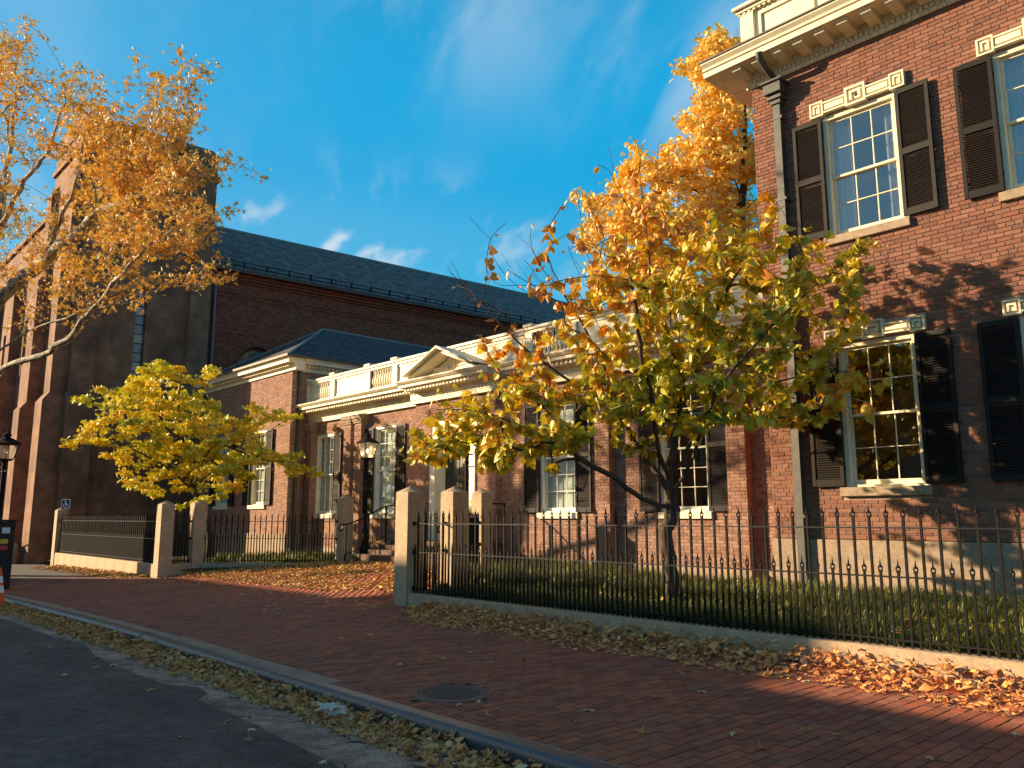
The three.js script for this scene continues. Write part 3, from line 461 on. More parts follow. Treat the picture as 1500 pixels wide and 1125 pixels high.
  mesh('tympanum_ornament', [(() => { const g = new THREE.TorusGeometry(0.17, 0.03, 6, 18); g.translate(LWX, fy + 0.36, pz + 0.01); return g; })(), bx(LWX - 0.8, LWX - 0.25, fy + 0.26, fy + 0.32, pz, pz + 0.03), bx(LWX + 0.25, LWX + 0.8, fy + 0.26, fy + 0.32, pz, pz + 0.03), prismZ([[LWX - 1.0, fy + 0.06], [LWX + 1.0, fy + 0.06], [LWX + 0.9, fy + 0.12], [LWX - 0.9, fy + 0.12]], pz, pz + 0.03)], MAT.cream, pd);
}
{ // front steps
  const S = thing('front_steps', 'stone steps leading up to the dark double door', 'steps', [LWX, 0.4, -12.6]); let y = 0.35;
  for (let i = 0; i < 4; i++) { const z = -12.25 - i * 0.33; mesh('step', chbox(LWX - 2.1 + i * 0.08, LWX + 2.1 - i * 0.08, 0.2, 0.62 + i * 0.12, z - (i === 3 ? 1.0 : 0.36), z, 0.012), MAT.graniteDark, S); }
}

// ------------------------------------------------------------------ brick pavilion with the hipped slate roof
{
  const zf = -13.4, x0 = -33.2, x1 = -25.8, P = thing('hipped_pavilion', 'brick pavilion with hipped slate roof beside the church', 'building', [-29.5, 0.2, zf]);
  const W = 1.22, wy = [2.05, 4.75], cxs = [-28.05, -31.1];
  const front = mesh('front_wall', wallXY(x0, x1, 0.1, 6.75, zf - 0.36, zf - 0.0125, cxs.map(c => [c - W / 2, c + W / 2, wy[0], wy[1]])), MAT.mortar, P);
  const side = mesh('side_walls', [bx(x1 - 0.36, x1 - 0.0125, 0.1, 6.75, -24, zf - 0.362), bx(x0, x0 + 0.36, 0.1, 6.75, -24, zf - 0.362), bx(x0, x1 - 0.02, 0.1, 6.75, -24.3, -24)], MAT.mortar, P);
  mesh('interior', [bx(x0 + 0.4, x1 - 0.4, 0.6, 6.6, -17.1, -17), bx(x0 + 0.4, x1 - 0.4, 0.8, 0.9, -17, zf - 0.37), bx(x0 + 0.4, x1 - 0.4, 6.5, 6.6, -24, zf - 0.37)], MAT.room, P);
  const l = []; brickFace(l, V(0, 0, zf), X1, Z1, x0, x1, 1.05, 6.7, [...cxs.flatMap(c => [[c - W / 2, c + W / 2, wy[0], wy[1]], [c - W / 2 - 0.06, c + W / 2 + 0.06, wy[0] - 0.14, wy[0]]])]); pieces(front, 'brick', 'wall_bricks', BRICK, MAT.brick, paleHazeBrickPal, l, 0);
  const l2 = []; brickFace(l2, V(x1, 0, 0), V(0, 0, -1), X1, -zf, 18, 1.05, 6.7, []); pieces(side, 'brick', 'wall_bricks', BRICK, MAT.brick, paleHazeBrickPal, l2, 0);
  mesh('stone_plinth', [chbox(x0, x1 + 0.05, 0.05, 1.045, zf - 0.3, zf + 0.05, 0.01), chbox(x1 - 0.3, x1 + 0.049, 0.05, 1.044, -20, zf - 0.302, 0.01)], MAT.stoneBase, P);
  cxs.forEach((c, i) => { sashWindow(P, c, wy[0], wy[1], W, zf, { cols: 3, rows: 3, blind: 1, sw: 0.06, sill: MAT.cream, frameMat: MAT.white }); shutter(P, c - W / 2 - 0.515, c - W / 2 - 0.005, wy[0], wy[1], zf, true); shutter(P, c + W / 2 + 0.005, c + W / 2 + 0.515, wy[0], wy[1], zf, false); });
  const cn = part('cornice', P), pr = (z, s) => [[z - s * 0.3, 6.70], [z + s * 0.06, 6.70], [z + s * 0.06, 6.82], [z + s * 0.12, 6.84], [z + s * 0.12, 6.93], [z + s * 0.34, 6.94], [z + s * 0.34, 7.04], [z + s * 0.40, 7.12], [z - s * 0.3, 7.12]];
  mesh('cornice_mould', [prismX(pr(zf, 1), x0 - 0.3, x1 + 0.34), prismZ(pr(x1, 1).map(([a, b]) => [a, b + 0.001]), -24.3, zf - 0.31)], MAT.cream, cn);
  { const D = []; for (let x = x0; x < x1 + 0.1; x += 0.16) D.push(bx(x, x + 0.09, 6.845, 6.928, zf + 0.12, zf + 0.2)); for (let z = zf; z > -20; z -= 0.16) D.push(bx(x1 + 0.12, x1 + 0.2, 6.845, 6.928, z - 0.09, z)); mesh('dentils', D, MAT.cream, cn, { kind: 'stuff' }); }
  mesh('gutter', [prismX([[zf + 0.36, 7.122], [zf + 0.47, 7.122], [zf + 0.47, 7.20], [zf + 0.36, 7.18]], x0 - 0.4, x1 + 0.47), prismZ([[x1 + 0.36, 7.123], [x1 + 0.47, 7.123], [x1 + 0.47, 7.20], [x1 + 0.36, 7.18]], -24.3, zf + 0.35)], MAT.gutter, cn);
  // roof
  const ex0 = x0 - 0.4, ex1 = x1 + 0.42, ez = zf + 0.42, ey = 7.15, rx = (ex0 + ex1) / 2, ry = 9.28, rz = ez - 3.6, bz = -25;
  const roof = mesh('roof', [quad([ex1, ey, ez], [ex1, ey, bz], [rx, ry, bz], [rx, ry, rz]), quad([ex0, ey, bz], [ex0, ey, ez], [rx, ry, rz], [rx, ry, bz]), (() => { const g = new THREE.BufferGeometry(); g.setAttribute('position', new THREE.Float32BufferAttribute([ex0, ey, ez, ex1, ey, ez, rx, ry, rz], 3)); g.setAttribute('uv', new THREE.Float32BufferAttribute(6, 2)); g.computeVertexNormals(); return g; })()], MAT.gutter, P);
  const sl = [], slab = ready(merge(bx(-0.5, 0.5, -0.5, 0.5, -0.5, 0.5))), pal = [[0.085, 0.072, 0.072], [0.065, 0.055, 0.055], [0.11, 0.092, 0.085], [0.05, 0.043, 0.045], [0.095, 0.08, 0.08]].map(c => C(...c));
  const plane = (o, u, up, n, ulen, vlen, ok) => { const rows = Math.floor(vlen / 0.2); for (let r = 0; r <= rows; r++) for (let a = -(r % 2) * 0.14; a < ulen; a += 0.28) { const v = r * 0.2 + 0.1; if (!ok(a + 0.14, v)) continue; const q = new THREE.Matrix4().makeBasis(u, up, n); const m = q.clone().multiply(new THREE.Matrix4().makeRotationX(-0.05)).multiply(new THREE.Matrix4().makeScale(0.274, 0.28, 0.012)); m.setPosition(o.clone().addScaledVector(u, a + 0.14).addScaledVector(up, v).addScaledVector(n, 0.016 + rr(0, 0.004))); sl.push({ m, c: Math.floor(R() * 5) }); } };
  { const up = V(rx - ex1, ry - ey, 0), vl = up.length(); up.normalize(); const u = V(0, 0, -1), n = u.clone().cross(up).normalize(); if (n.y < 0) n.negate(); plane(V(ex1, ey, ez), u, up, n, ez - bz, vl, (a, v) => a > 3.6 * v / vl + 0.1 && v < vl - 0.05); }
  { const up = V(0, ry - ey, rz - ez), vl = up.length(); up.normalize(); const u = V(1, 0, 0), n = V(0, -up.z, up.y); plane(V(ex0, ey, ez), u, up, n, ex1 - ex0, vl, (a, v) => { const k = (ex1 - ex0) / 2 * v / vl; return a > k + 0.1 && a < ex1 - ex0 - k - 0.1 && v < vl - 0.1; }); }
  pieces(roof, 'slate', 'roof_slates', slab, std(C(1, 1, 1), 0.8, T.plain), pal, sl, 300);
  mesh('hip_flashing', [bar(V(ex1, ey + 0.03, ez), V(rx, ry + 0.03, rz), 0.05), bar(V(ex0, ey + 0.03, ez), V(rx, ry + 0.03, rz), 0.05), bar(V(rx, ry + 0.03, rz), V(rx, ry + 0.03, bz), 0.06)], MAT.lead, roof);
  mesh('downspout', [bx(x1 + 0.03, x1 + 0.13, 0.3, 6.9, zf - 0.30, zf - 0.2)], MAT.downspout, P);
}

// ------------------------------------------------------------------ church: brownstone tower, front, brick nave
{
  const Tw = thing('church_tower', 'tall brown stone church tower with stepped corner buttresses', 'tower', [-38.4, -0.3, -11.3]);
  const x0 = -40.9, x1 = -36.25, z0 = -14.0, z1 = -8.75, top = 18.2;
  mesh('shaft', [wallXY(x0, x1, -0.5, top, z1 - 0.5, z1, [[-38.95, -38.55, 5.6, 11.5], [-38.25, -37.85, 5.6, 11.5], [-39.65, -39.25, 5.6, 11.5], [-38.7, -38.4, 1.6, 4.5]]), bx(x1 - 0.5, x1, -0.5, 7.4, z0, z1 - 0.501), bx(x1 - 0.5, x1, 11.6, top, z0, z1 - 0.501), bx(x1 - 0.5, x1, 7.401, 11.599, -11.3, z1 - 0.501), bx(x1 - 0.5, x1, 7.401, 11.599, z0, -11.75), bx(x0, x1, -0.5, top, z0 - 0.01, z0 - 0.5), bx(x0, x0 + 0.5, -0.5, top, z0, z1 - 0.501), bx(x0 + 0.5, x1 - 0.5, top - 0.4, top - 0.2, z0, z1 - 0.5)], MAT.brownstone, Tw);
  mesh('tower_core', bx(x0 + 0.6, x1 - 0.75, -0.4, top - 0.5, z0 + 0.2, z1 - 0.75), MAT.brownstone, Tw);
  const cap = part('parapet', Tw); mesh('parapet_band', [bx(x0 - 0.12, x1 + 0.12, top - 0.9, top - 0.65, z0 - 0.62, z1 + 0.12), prismZ([[x0 - 0.05, top + 0.001], [x1 + 0.05, top + 0.001], [x1 + 0.05, top + 0.4], [x1 - 0.75, top + 0.95], [x0 + 0.75, top + 0.95], [x0 - 0.05, top + 0.4]], z0 - 0.5, z1 + 0.04)], MAT.brownstone, cap);
  const butt = (xa, xb, za, zb, h, cut) => { const steps = [[1, -0.5, h * 0.38], [0.62, h * 0.38, h * 0.7], [0.32, h * 0.7, h]]; for (const [k, y0, y1] of steps) { cut(k, y0, y1); } };
  for (const [xa, xb] of [[-37.25, -36.15], [-41.0, -39.9]]) { const G = []; [[0.75, -0.5, 6.6], [0.5, 6.6, 12.4], [0.26, 12.4, 16.6]].forEach(([d, a, b], i) => { G.push(prismX([[z1 - 0.2, a + 0.0005 * i], [z1 + d, a + 0.0005 * i], [z1 + d, b - 0.35], [z1 + d - 0.25, b], [z1 - 0.2, b]], xa + i * 0.09, xb - i * 0.09)); }); mesh('buttress', G, MAT.brownstone, Tw); }
  for (const [za, zb] of [[z1 - 1.05, z1 - 0.02], [z0 - 0.45, z0 + 0.6]]) { const G = []; [[0.55, -0.5, 6.6], [0.38, 6.6, 12.4], [0.2, 12.4, 16.0]].forEach(([d, a, b], i) => { G.push(prismZ([[x1 - 0.2, a + 0.0005 * i], [x1 + d, a + 0.0005 * i], [x1 + d, b - 0.35], [x1 + d - 0.2, b], [x1 - 0.2, b]], za + i * 0.08, zb - i * 0.08)); }); mesh('buttress', G, MAT.brownstone, Tw); }
  const sw = part('slit_window', Tw); for (let i = 0; i < 10; i++) { const q = bx(x1 - 0.25, x1 - 0.24, 7.45 + i * 0.415, 7.45 + i * 0.415 + 0.39, -11.73, -11.32); mesh('pane', q, i % 3 === 1 ? std(C(0.35, 0.36, 0.34), 0.25) : std(C(0.16, 0.22, 0.26), 0.2), sw); } mesh('window_bars', Array.from({ length: 11 }, (_, i) => bx(x1 - 0.26, x1 - 0.22, 7.42 + i * 0.415, 7.45 + i * 0.415, -11.75, -11.3)), MAT.iron, sw);
  const gl = part('lancet_window', Tw); for (const [a, b, c, d] of [[-38.95, -38.55, 5.6, 11.5], [-38.25, -37.85, 5.6, 11.5], [-39.65, -39.25, 5.6, 11.5], [-38.7, -38.4, 1.6, 4.5]]) mesh('dark_glazing', bx(a, b, c, d, z1 - 0.34, z1 - 0.3), std(C(0.03, 0.03, 0.035), 0.3), gl);
  mesh('tower_base', [bx(x0 - 0.1, x1 - 0.01, -0.6, 0.9, z1 - 0.1, z1 + 0.2), prismX([[z1, 0.9], [z1 + 0.2, 0.9], [z1, 1.2]], x0 - 0.1, x1 - 0.02)], MAT.brownstone, Tw);
}
{
  const Fr = thing('brownstone_church', 'brown stone church front with tall lancet openings left of the tower', 'church', [-48, -0.4, -9.2]), z1 = -9.2;
  const hs = [-43, -44.6, -46.2, -49, -51].map(x => [x - 0.35, x + 0.35, 4.5, 11.5]); hs.push([-46.6, -44.9, -0.3, 3.4]);
  mesh('front_wall', wallXY(-56, -41.1, -0.6, 16, z1 - 0.6, z1, hs), MAT.brownstone, Fr); mesh('front_backing', [bx(-56, -41.2, -0.6, 15.8, z1 - 1.2, z1 - 0.9), bx(-56, -41.1, 15.5, 15.9, -20, z1 - 0.62)], MAT.brownstone, Fr);
  for (const x of [-41.9, -47.8, -53]) mesh('buttress', [prismX([[z1 - 0.1, -0.6], [z1 + 0.8, -0.6], [z1 + 0.8, 8.5], [z1 + 0.45, 9.1], [z1 + 0.45, 14], [z1, 14.6], [z1 - 0.1, 14.6]], x - 0.45, x + 0.45)], MAT.brownstone, Fr);
  mesh('coping', bx(-56.1, -41.05, 16.002, 16.25, z1 - 0.7, z1 + 0.15), MAT.brownstone, Fr);
}
{
  const N = thing('church_nave', 'long red brick church nave with grey slate roof behind the pavilion', 'church', [-36.9, -0.3, -14.6]); bases.delete(N); N.rotation.y = THREE.MathUtils.degToRad(85.5);
  const L = 42, ey = 13.5, cz = 0, arches = [2.6, 9.2, 15.8, 22.4, 29, 35.6];
  mesh('side_wall', wallXY(0, L, -0.2, ey, cz - 0.5, cz, arches.map(x => ({ arch: [x, 9.05, 1.0, 5.6] }))), MAT.churchBrick, N);
  mesh('end_walls', [bx(0, 0.4, -0.2, ey, cz - 15, cz - 0.51), bx(L - 0.4, L, -0.2, ey, cz - 15, cz - 0.51), bx(0, L, -0.2, ey, cz - 15.4, cz - 15)], MAT.churchBrick, N);
  mesh('corbel_bands', [bx(0, L, ey - 1.15, ey - 1.0, cz, cz + 0.05), bx(0, L, ey - 0.998, ey - 0.9, cz, cz + 0.10), bx(0, L, ey - 0.42, ey - 0.30, cz, cz + 0.09), bx(0, L, ey - 0.298, ey - 0.16, cz, cz + 0.18), bx(0, L, ey - 0.158, ey, cz, cz + 0.28)], MAT.churchBrick, N);
  for (const x of arches) {
    const w = part('arched_window', N), ring = new THREE.TorusGeometry(1.09, 0.09, 5, 24, Math.PI); ring.scale(1, 1, 0.5); ring.translate(x, 9.05, cz + 0.01); mesh('brick_arch', [ring], MAT.churchBrick, w);
    const gs = new THREE.Shape(); gs.moveTo(x - 1, 5.6); gs.lineTo(x - 1, 9.05); gs.absarc(x, 9.05, 1, Math.PI, 0, true); gs.lineTo(x + 1, 5.6); gs.closePath(); const gg = new THREE.ExtrudeGeometry(gs, { depth: 0.01, bevelEnabled: false, curveSegments: 18 }); gg.translate(0, 0, cz - 0.32); mesh('glazing', gg, std(C(0.05, 0.05, 0.055), 0.05, null, { metalness: 0.0 }), w);
    const fr = new THREE.TorusGeometry(0.94, 0.06, 5, 24, Math.PI); fr.translate(x, 9.05, cz - 0.28); const roundel = new THREE.TorusGeometry(0.33, 0.05, 5, 20); roundel.translate(x, 9.42, cz - 0.28); const s1 = new THREE.TorusGeometry(0.47, 0.05, 5, 16, Math.PI); s1.translate(x - 0.47, 8.75, cz - 0.28); const s2 = s1.clone(); s2.translate(0.94, 0, 0);
    mesh('tracery', [fr, roundel, s1, s2, bx(x - 0.05, x + 0.05, 5.6, 9.1, cz - 0.32, cz - 0.24), bx(x - 1, x - 0.9, 5.6, 9.05, cz - 0.32, cz - 0.24), bx(x + 0.9, x + 1, 5.6, 9.05, cz - 0.32, cz - 0.24)], MAT.brownstone, w);
    mesh('window_sill', bx(x - 1.15, x + 1.15, 5.42, 5.59, cz - 0.3, cz + 0.1), MAT.brownstone, w);
  }
  const ry = 18.25, rz = -7.6; const slab = (z0, y0, z1, y1, t) => prismX([[z0, y0], [z1, y1], [z1, y1 + t], [z0, y0 + t]], -0.3, L + 0.3);
  mesh('roof', [slab(cz + 0.42, ey + 0.02, rz, ry, 0.16), slab(-15.6, ey + 0.02, rz, ry, 0.16)].map(g => g), MAT.churchSlate, N); mesh('ridge_cap', bx(-0.35, L + 0.35, ry + 0.08, ry + 0.2, rz - 0.12, rz + 0.12), MAT.lead, N);
  mesh('gutter', [prismX([[cz + 0.38, ey - 0.02], [cz + 0.55, ey - 0.02], [cz + 0.58, ey + 0.14], [cz + 0.38, ey + 0.14]], -0.3, L + 0.3)], MAT.gutter, N);
  const sr = part('snow_rail', N); mesh('rail', [0.42, 0.62].map(h => bar(V(0, ey + h, cz + 0.12), V(L, ey + h, cz + 0.12), 0.022)), MAT.iron, sr); for (let x = 0.5; x < L; x += 1.15) mesh('rail_post', bx(x - 0.035, x + 0.035, ey + 0.15, ey + 0.66, cz + 0.09, cz + 0.15), MAT.iron, sr);
  mesh('downspout', [cyl(0.065, 0.065, 13.2, 8, 0.35, 0, cz + 0.12)], MAT.lead, N);
  for (const x of [6.1, 20]) mesh('buttress', [prismX([[cz - 0.05, -0.2], [cz + 0.5, -0.2], [cz + 0.5, 8], [cz, 9], [cz - 0.05, 9]], x - 0.4, x + 0.4)], MAT.churchBrick, N);
}
// ------------------------------------------------------------------ row houses across the street: they shade the road and sidewalk
{
  const mk = (x0, x1, h, label, z1 = 16) => {
    const B = thing('row_house', label, 'house', [(x0 + x1) / 2, 0, 6], 'houses across the street'), z0 = 6, n = Math.max(2, Math.round((x1 - x0) / 2.8)), cs = Array.from({ length: n }, (_, i) => x0 + (x1 - x0) * (i + 0.5) / n), ys = h > 8.3 ? [1.2, 3.7, 6.0] : [1.2, 4.2];
    const holes = cs.flatMap(c => ys.map(y => [c - 0.5, c + 0.5, y, y + 1.7]));
    mesh('front_wall', wallXY(x0, x1, -0.6, h - 0.3, z0, z0 + 0.3, holes), MAT.churchBrick, B); mesh('side_walls', [bx(x0, x0 + 0.3, -0.6, h - 0.3, z0 + 0.301, z1), bx(x1 - 0.3, x1, -0.6, h - 0.3, z0 + 0.301, z1), bx(x0, x1, -0.6, h - 0.3, z1, z1 + 0.3)], MAT.churchBrick, B);
    mesh('cornice', bx(x0, x1, h - 0.3, h, z0 - 0.25, z0 + 0.4), MAT.cream, B); mesh('roof', bx(x0, x1, h - 0.45, h - 0.31, z0 + 0.41, z1 - 0.01), MAT.lead, B);
    holes.forEach(([a, b, c, d]) => { const w = part('window', B); mesh('pane', bx(a, b, c, d, z0 + 0.12, z0 + 0.14), std(C(0.05, 0.055, 0.06), 0.08), w); mesh('frame', [bx(a, b, (c + d) / 2 - 0.03, (c + d) / 2 + 0.03, z0 + 0.08, z0 + 0.12), bx((a + b) / 2 - 0.02, (a + b) / 2 + 0.02, c, d, z0 + 0.085, z0 + 0.119)], MAT.white, w); mesh('sill', bx(a - 0.08, b + 0.08, c - 0.12, c, z0 - 0.06, z0 + 0.1), MAT.stoneBase, w); });
  };
  mk(-42.6, -34.01, 7.9, 'two-storey brick row house across the street, end of the row');
  mk(-34, -24.81, 8.6, 'three-storey brick row house across the street, tallest of the row');
  mk(-24.8, -13, 7.0, 'low two-storey brick row house across the street', 12);
  struct('far_sidewalk', ribbon([-200, -60, -12, 60], 3.9, 6, x => gh(x) + 0.12), MAT.kerbGranite);
}
// ================================================================== granite posts, plinths, iron fences, railings
function post(x, z, yb, yt, w, label) {
  const t = thing('granite_post', label, 'post', [x, yb, z], 'granite gate posts'), h = w / 2; bases.delete(t);
  mesh('shaft', ready(merge(chbox(-h, h, 0, yt - yb - 0.10, -h, h, 0.014))), MAT.granite, t);
  const c = new THREE.ConeGeometry(h * Math.SQRT2 * 0.97, 0.11, 4); c.rotateY(Math.PI / 4); c.translate(0, yt - yb - 0.105 + 0.055, 0); mesh('cap', ready(merge(c)), MAT.granite, t); return t;
}
const PW = 0.36;
post(-11.76, -8.46, 0.05, 2.15, PW, 'granite gate post where the long iron fence in front of the tall brick house begins');
post(-11.72, -9.42, 0.1, 2.17, PW, 'sunlit granite post just behind the gate post of the long iron fence');
post(-14.35, -12.35, 0.35, 2.27, 0.34, 'granite post right of the front steps beside the lit lamp post');
post(-23.30, -8.46, -0.1, 2.08, PW, 'granite corner post where the churchside fence meets the forecourt');
post(-23.40, -9.42, -0.05, 2.12, PW, 'granite post just behind the forecourt corner post under the yellow tree');
post(-20.30, -12.35, 0.3, 2.25, 0.34, 'granite post left of the front steps beside the handrail');
post(-33.75, -8.46, -0.4, 1.98, PW, 'granite post at the church tower beside the blue accessibility sign');

const picketGeo = (tip, foot = 0.345) => { const G = [bx(-0.0115, 0.0115, foot, tip - 0.13, -0.0115, 0.0115)]; const l = new THREE.TorusGeometry(0.021, 0.0075, 4, 8); l.scale(1, 1.25, 1); l.translate(0, tip - 0.105, 0); const s = new THREE.ConeGeometry(0.014, 0.10, 5); s.translate(0, tip - 0.05, 0); G.push(l, s, bx(-0.018, 0.018, tip - 0.142, tip - 0.13, -0.014, 0.014)); return ready(merge(G)); };
const tallPicket = picketGeo(1.745), shortPicket = picketGeo(1.205);
function fence(ax, az, cx, cz, label, plinthLabel, cuts, yb, dull) {
  const L = Math.hypot(cx - ax, cz - az), turn = -Math.atan2(cz - az, cx - ax);
  const F = thing('iron_fence', label, 'fence', [ax, 0, az]); bases.delete(F); F.rotation.y = turn;
  const flat = (y, w, h) => bx(0, L, y - h / 2, y + h / 2, -w / 2, w / 2);
  mesh('top_rail', flat(1.50, 0.040, 0.014), MAT.railIron, F); mesh('middle_rail', flat(1.02, 0.040, 0.014), MAT.railIron, F); mesh('bottom_rail', flat(0.415, 0.034, 0.018), MAT.iron, F);
  const n = Math.round(L / 0.168), s = L / n; for (let i = 0; i < n; i++) { const a = mesh('picket', tallPicket, MAT.iron, F); a.position.x = (i + 0.75) * s; const b = mesh('picket', shortPicket, MAT.iron, F); b.position.x = (i + 0.25) * s; a.rotation.z = rr(-0.004, 0.004); b.rotation.z = rr(-0.005, 0.005); }
  for (const x of [0, L]) mesh('rail_bracket', [1.5, 1.02, 0.415].map(y => bx(x - 0.03, x + 0.03, y - 0.03, y + 0.03, -0.028, 0.028)), MAT.iron, F);
  const P = thing('granite_plinth', plinthLabel, 'wall', [ax, yb, az]); bases.delete(P); P.rotation.y = turn; const xs = [0, ...(cuts || Array.from({ length: Math.max(0, Math.round(L / 2.4) - 1) }, (_, i) => L * (i + 1) / Math.round(L / 2.4))), L];
  for (let i = 0; i + 1 < xs.length; i++) mesh('plinth_block', ready(merge(chbox(xs[i] + 0.002, xs[i + 1] - 0.002, 0, 0.345 - yb + rr(-0.004, 0.002), -0.11, 0.115, 0.012))), MAT.granite, P);
}
const zF = -8.42;
fence(-11.575, zF, 2.4, zF, 'long black iron spear fence in front of the tall brick house', 'long low granite plinth under the iron fence, with dry leaves piled along it', [2.08, 4.46, 7.18, 9.7, 12], 0.02);
fence(-11.74, -8.65, -11.73, -9.23, 'short iron fence panel between the two neighbouring right gate posts', 'short granite plinth between the two neighbouring right gate posts', [], 0.05);
fence(-11.85, -9.57, -14.25, -12.17, 'slanting iron fence from the sunlit granite post to the front steps', 'slanting granite plinth from the sunlit granite post to the front steps', null, 0.05);
fence(-23.34, -8.65, -23.38, -9.23, 'short iron fence panel between the two forecourt corner posts', 'short granite plinth between the two forecourt corner posts', [], -0.1);
fence(-23.25, -9.57, -20.42, -12.17, 'slanting iron fence from the yellow tree to the left side of the front steps', 'slanting granite plinth below the yellow tree with orange leaves against it', null, -0.05);
fence(-33.56, -8.42, -23.5, -8.42, 'dark iron fence between the church tower and the forecourt', 'pale granite plinth beside the church tower under the dark iron fence', null, -0.35);

{ // handrails of the steps
  for (const [sx, lab] of [[-1, 'black iron handrail with a scrolled end left of the front steps'], [1, 'black iron handrail right of the front steps near the sunlit posts']]) {
    const x = LWX + sx * 2.2, H = thing('stair_handrail', lab, 'handrail', [x, 0.5, -12.1]); bases.delete(H); H.position.set(x, 0, 0);
    const curve = new THREE.CatmullRomCurve3([V(0, 1.30, -11.92), V(0, 1.25, -11.83), V(0, 1.33, -11.76), V(0, 1.42, -11.84), V(0, 1.42, -12.0), V(0, 1.62, -12.6), V(0, 1.92, -13.3), V(0, 1.95, -13.9)]);
    mesh('rail', new THREE.TubeGeometry(curve, 50, 0.02, 7), MAT.iron, H); for (const [z, y0, y1] of [[-12.0, 0.42, 1.42], [-13.3, 0.9, 1.91], [-13.85, 0.95, 1.93]]) mesh('newel', bx(-0.018, 0.018, y0, y1, z - 0.018, z + 0.018), MAT.iron, H); for (let i = 1; i < 9; i++) { const z = -12.0 - i * 0.145, y = 1.42 + (i * 0.145) * 0.37; mesh('baluster', bx(-0.007, 0.007, y - 0.85, y, z - 0.007, z + 0.007), MAT.iron, H); } mesh('lower_rail', bar(V(0, 0.6, -12.0), V(0, 1.08, -13.3), 0.013), MAT.iron, H);
  }
}
// ================================================================== plants
// leaf shapes: real faces with a fold along the midrib
function stripLeaf(mid, edge, fold, droop) {  // mid: [y..], edge: [[halfwidth,y]..]
  const P = []; const f = (x, y) => [x, y, -Math.abs(x) * fold - droop * y * y]; const tri = (a, b, c) => P.push(...a, ...b, ...c);
  for (const s of [-1, 1]) for (let i = 0; i + 1 < mid.length; i++) { const a = f(0, mid[i]), b = f(0, mid[i + 1]), c = f(s * edge[i + 1][0], edge[i + 1][1]), d = f(s * edge[i][0], edge[i][1]); const o = (t) => s > 0 ? t : [t[0], t[2], t[1]]; tri(...o([a, d, c])); if (edge[i + 1][0] > 1e-4) tri(...o([a, c, b])); }
  const g = new THREE.BufferGeometry(); g.setAttribute('position', new THREE.Float32BufferAttribute(P, 3)); g.setAttribute('uv', new THREE.Float32BufferAttribute(new Float32Array(P.length / 3 * 2), 2)); g.computeVertexNormals(); return ready(g);
}
const heartLeaf = stripLeaf([0.04, 0.12, 0.35, 0.62, 0.85, 1], [[0.16, -0.12], [0.42, -0.06], [0.52, 0.22], [0.40, 0.55], [0.18, 0.82], [0, 1]], 0.22, 0.16);
const heartLeaf2 = stripLeaf([0.04, 0.12, 0.35, 0.62, 0.85, 1], [[0.16, -0.12], [0.42, -0.05], [0.50, 0.24], [0.38, 0.56], [0.17, 0.82], [0, 1]], -0.25, 0.32);
const heartLeaf3 = stripLeaf([0.04, 0.12, 0.35, 0.62, 0.85, 1], [[0.15, -0.12], [0.36, -0.06], [0.44, 0.22], [0.32, 0.55], [0.14, 0.82], [0, 1]], 0.6, 0.65);
const ovalLeaf = stripLeaf([0, 0.3, 0.7, 1], [[0.05, 0], [0.34, 0.28], [0.30, 0.66], [0, 1]], 0.3, 0.25);
function lobedLeaf(curl, seed) {            // five-lobed leaf
  const q = rng(seed), n = 5, P = [], ring = []; for (let i = 0; i < n; i++) { const a = Math.PI / 2 + (i - 2) * 1.05, L = [0.62, 0.9, 1.05, 0.9, 0.62][i]; ring.push([a - 0.27, 0.52 * L + 0.05], [a, L], [a + 0.27, 0.52 * L + 0.05]); if (i < n - 1) ring.push([a + 0.525, 0.34]); }
  const pt = (a, r) => [Math.cos(a) * r * 0.58, Math.sin(a) * r * 0.58 + 0.2, curl * r * r * (0.5 + 0.5 * Math.sin(a * 3 + seed)) + (q() - 0.5) * 0.1 * r]; const R0 = ring.map(([a, r]) => pt(a, r)); const c = [0, 0.12, 0];
  for (let i = 0; i + 1 < R0.length; i++) P.push(...c, ...R0[i], ...R0[i + 1]);
  const g = new THREE.BufferGeometry(); g.setAttribute('position', new THREE.Float32BufferAttribute(P, 3)); g.setAttribute('uv', new THREE.Float32BufferAttribute(new Float32Array(P.length / 3 * 2), 2)); g.computeVertexNormals(); return ready(g);
}
const lobedA = lobedLeaf(0.22, 3), lobedB = lobedLeaf(-0.35, 8), curledA = lobedLeaf(0.75, 5), curledB = stripLeaf([0.04, 0.12, 0.35, 0.62, 0.85, 1], [[0.16, -0.12], [0.42, -0.06], [0.50, 0.22], [0.38, 0.55], [0.18, 0.82], [0, 1]], 0.75, 0.5);
const leafMat = new THREE.MeshPhysicalMaterial({ color: C(1, 1, 1), roughness: 0.6, transmission: 0.5, thickness: 0, side: THREE.DoubleSide });
const dryMat = new THREE.MeshStandardMaterial({ color: C(1, 1, 1), roughness: 0.85, side: THREE.DoubleSide });

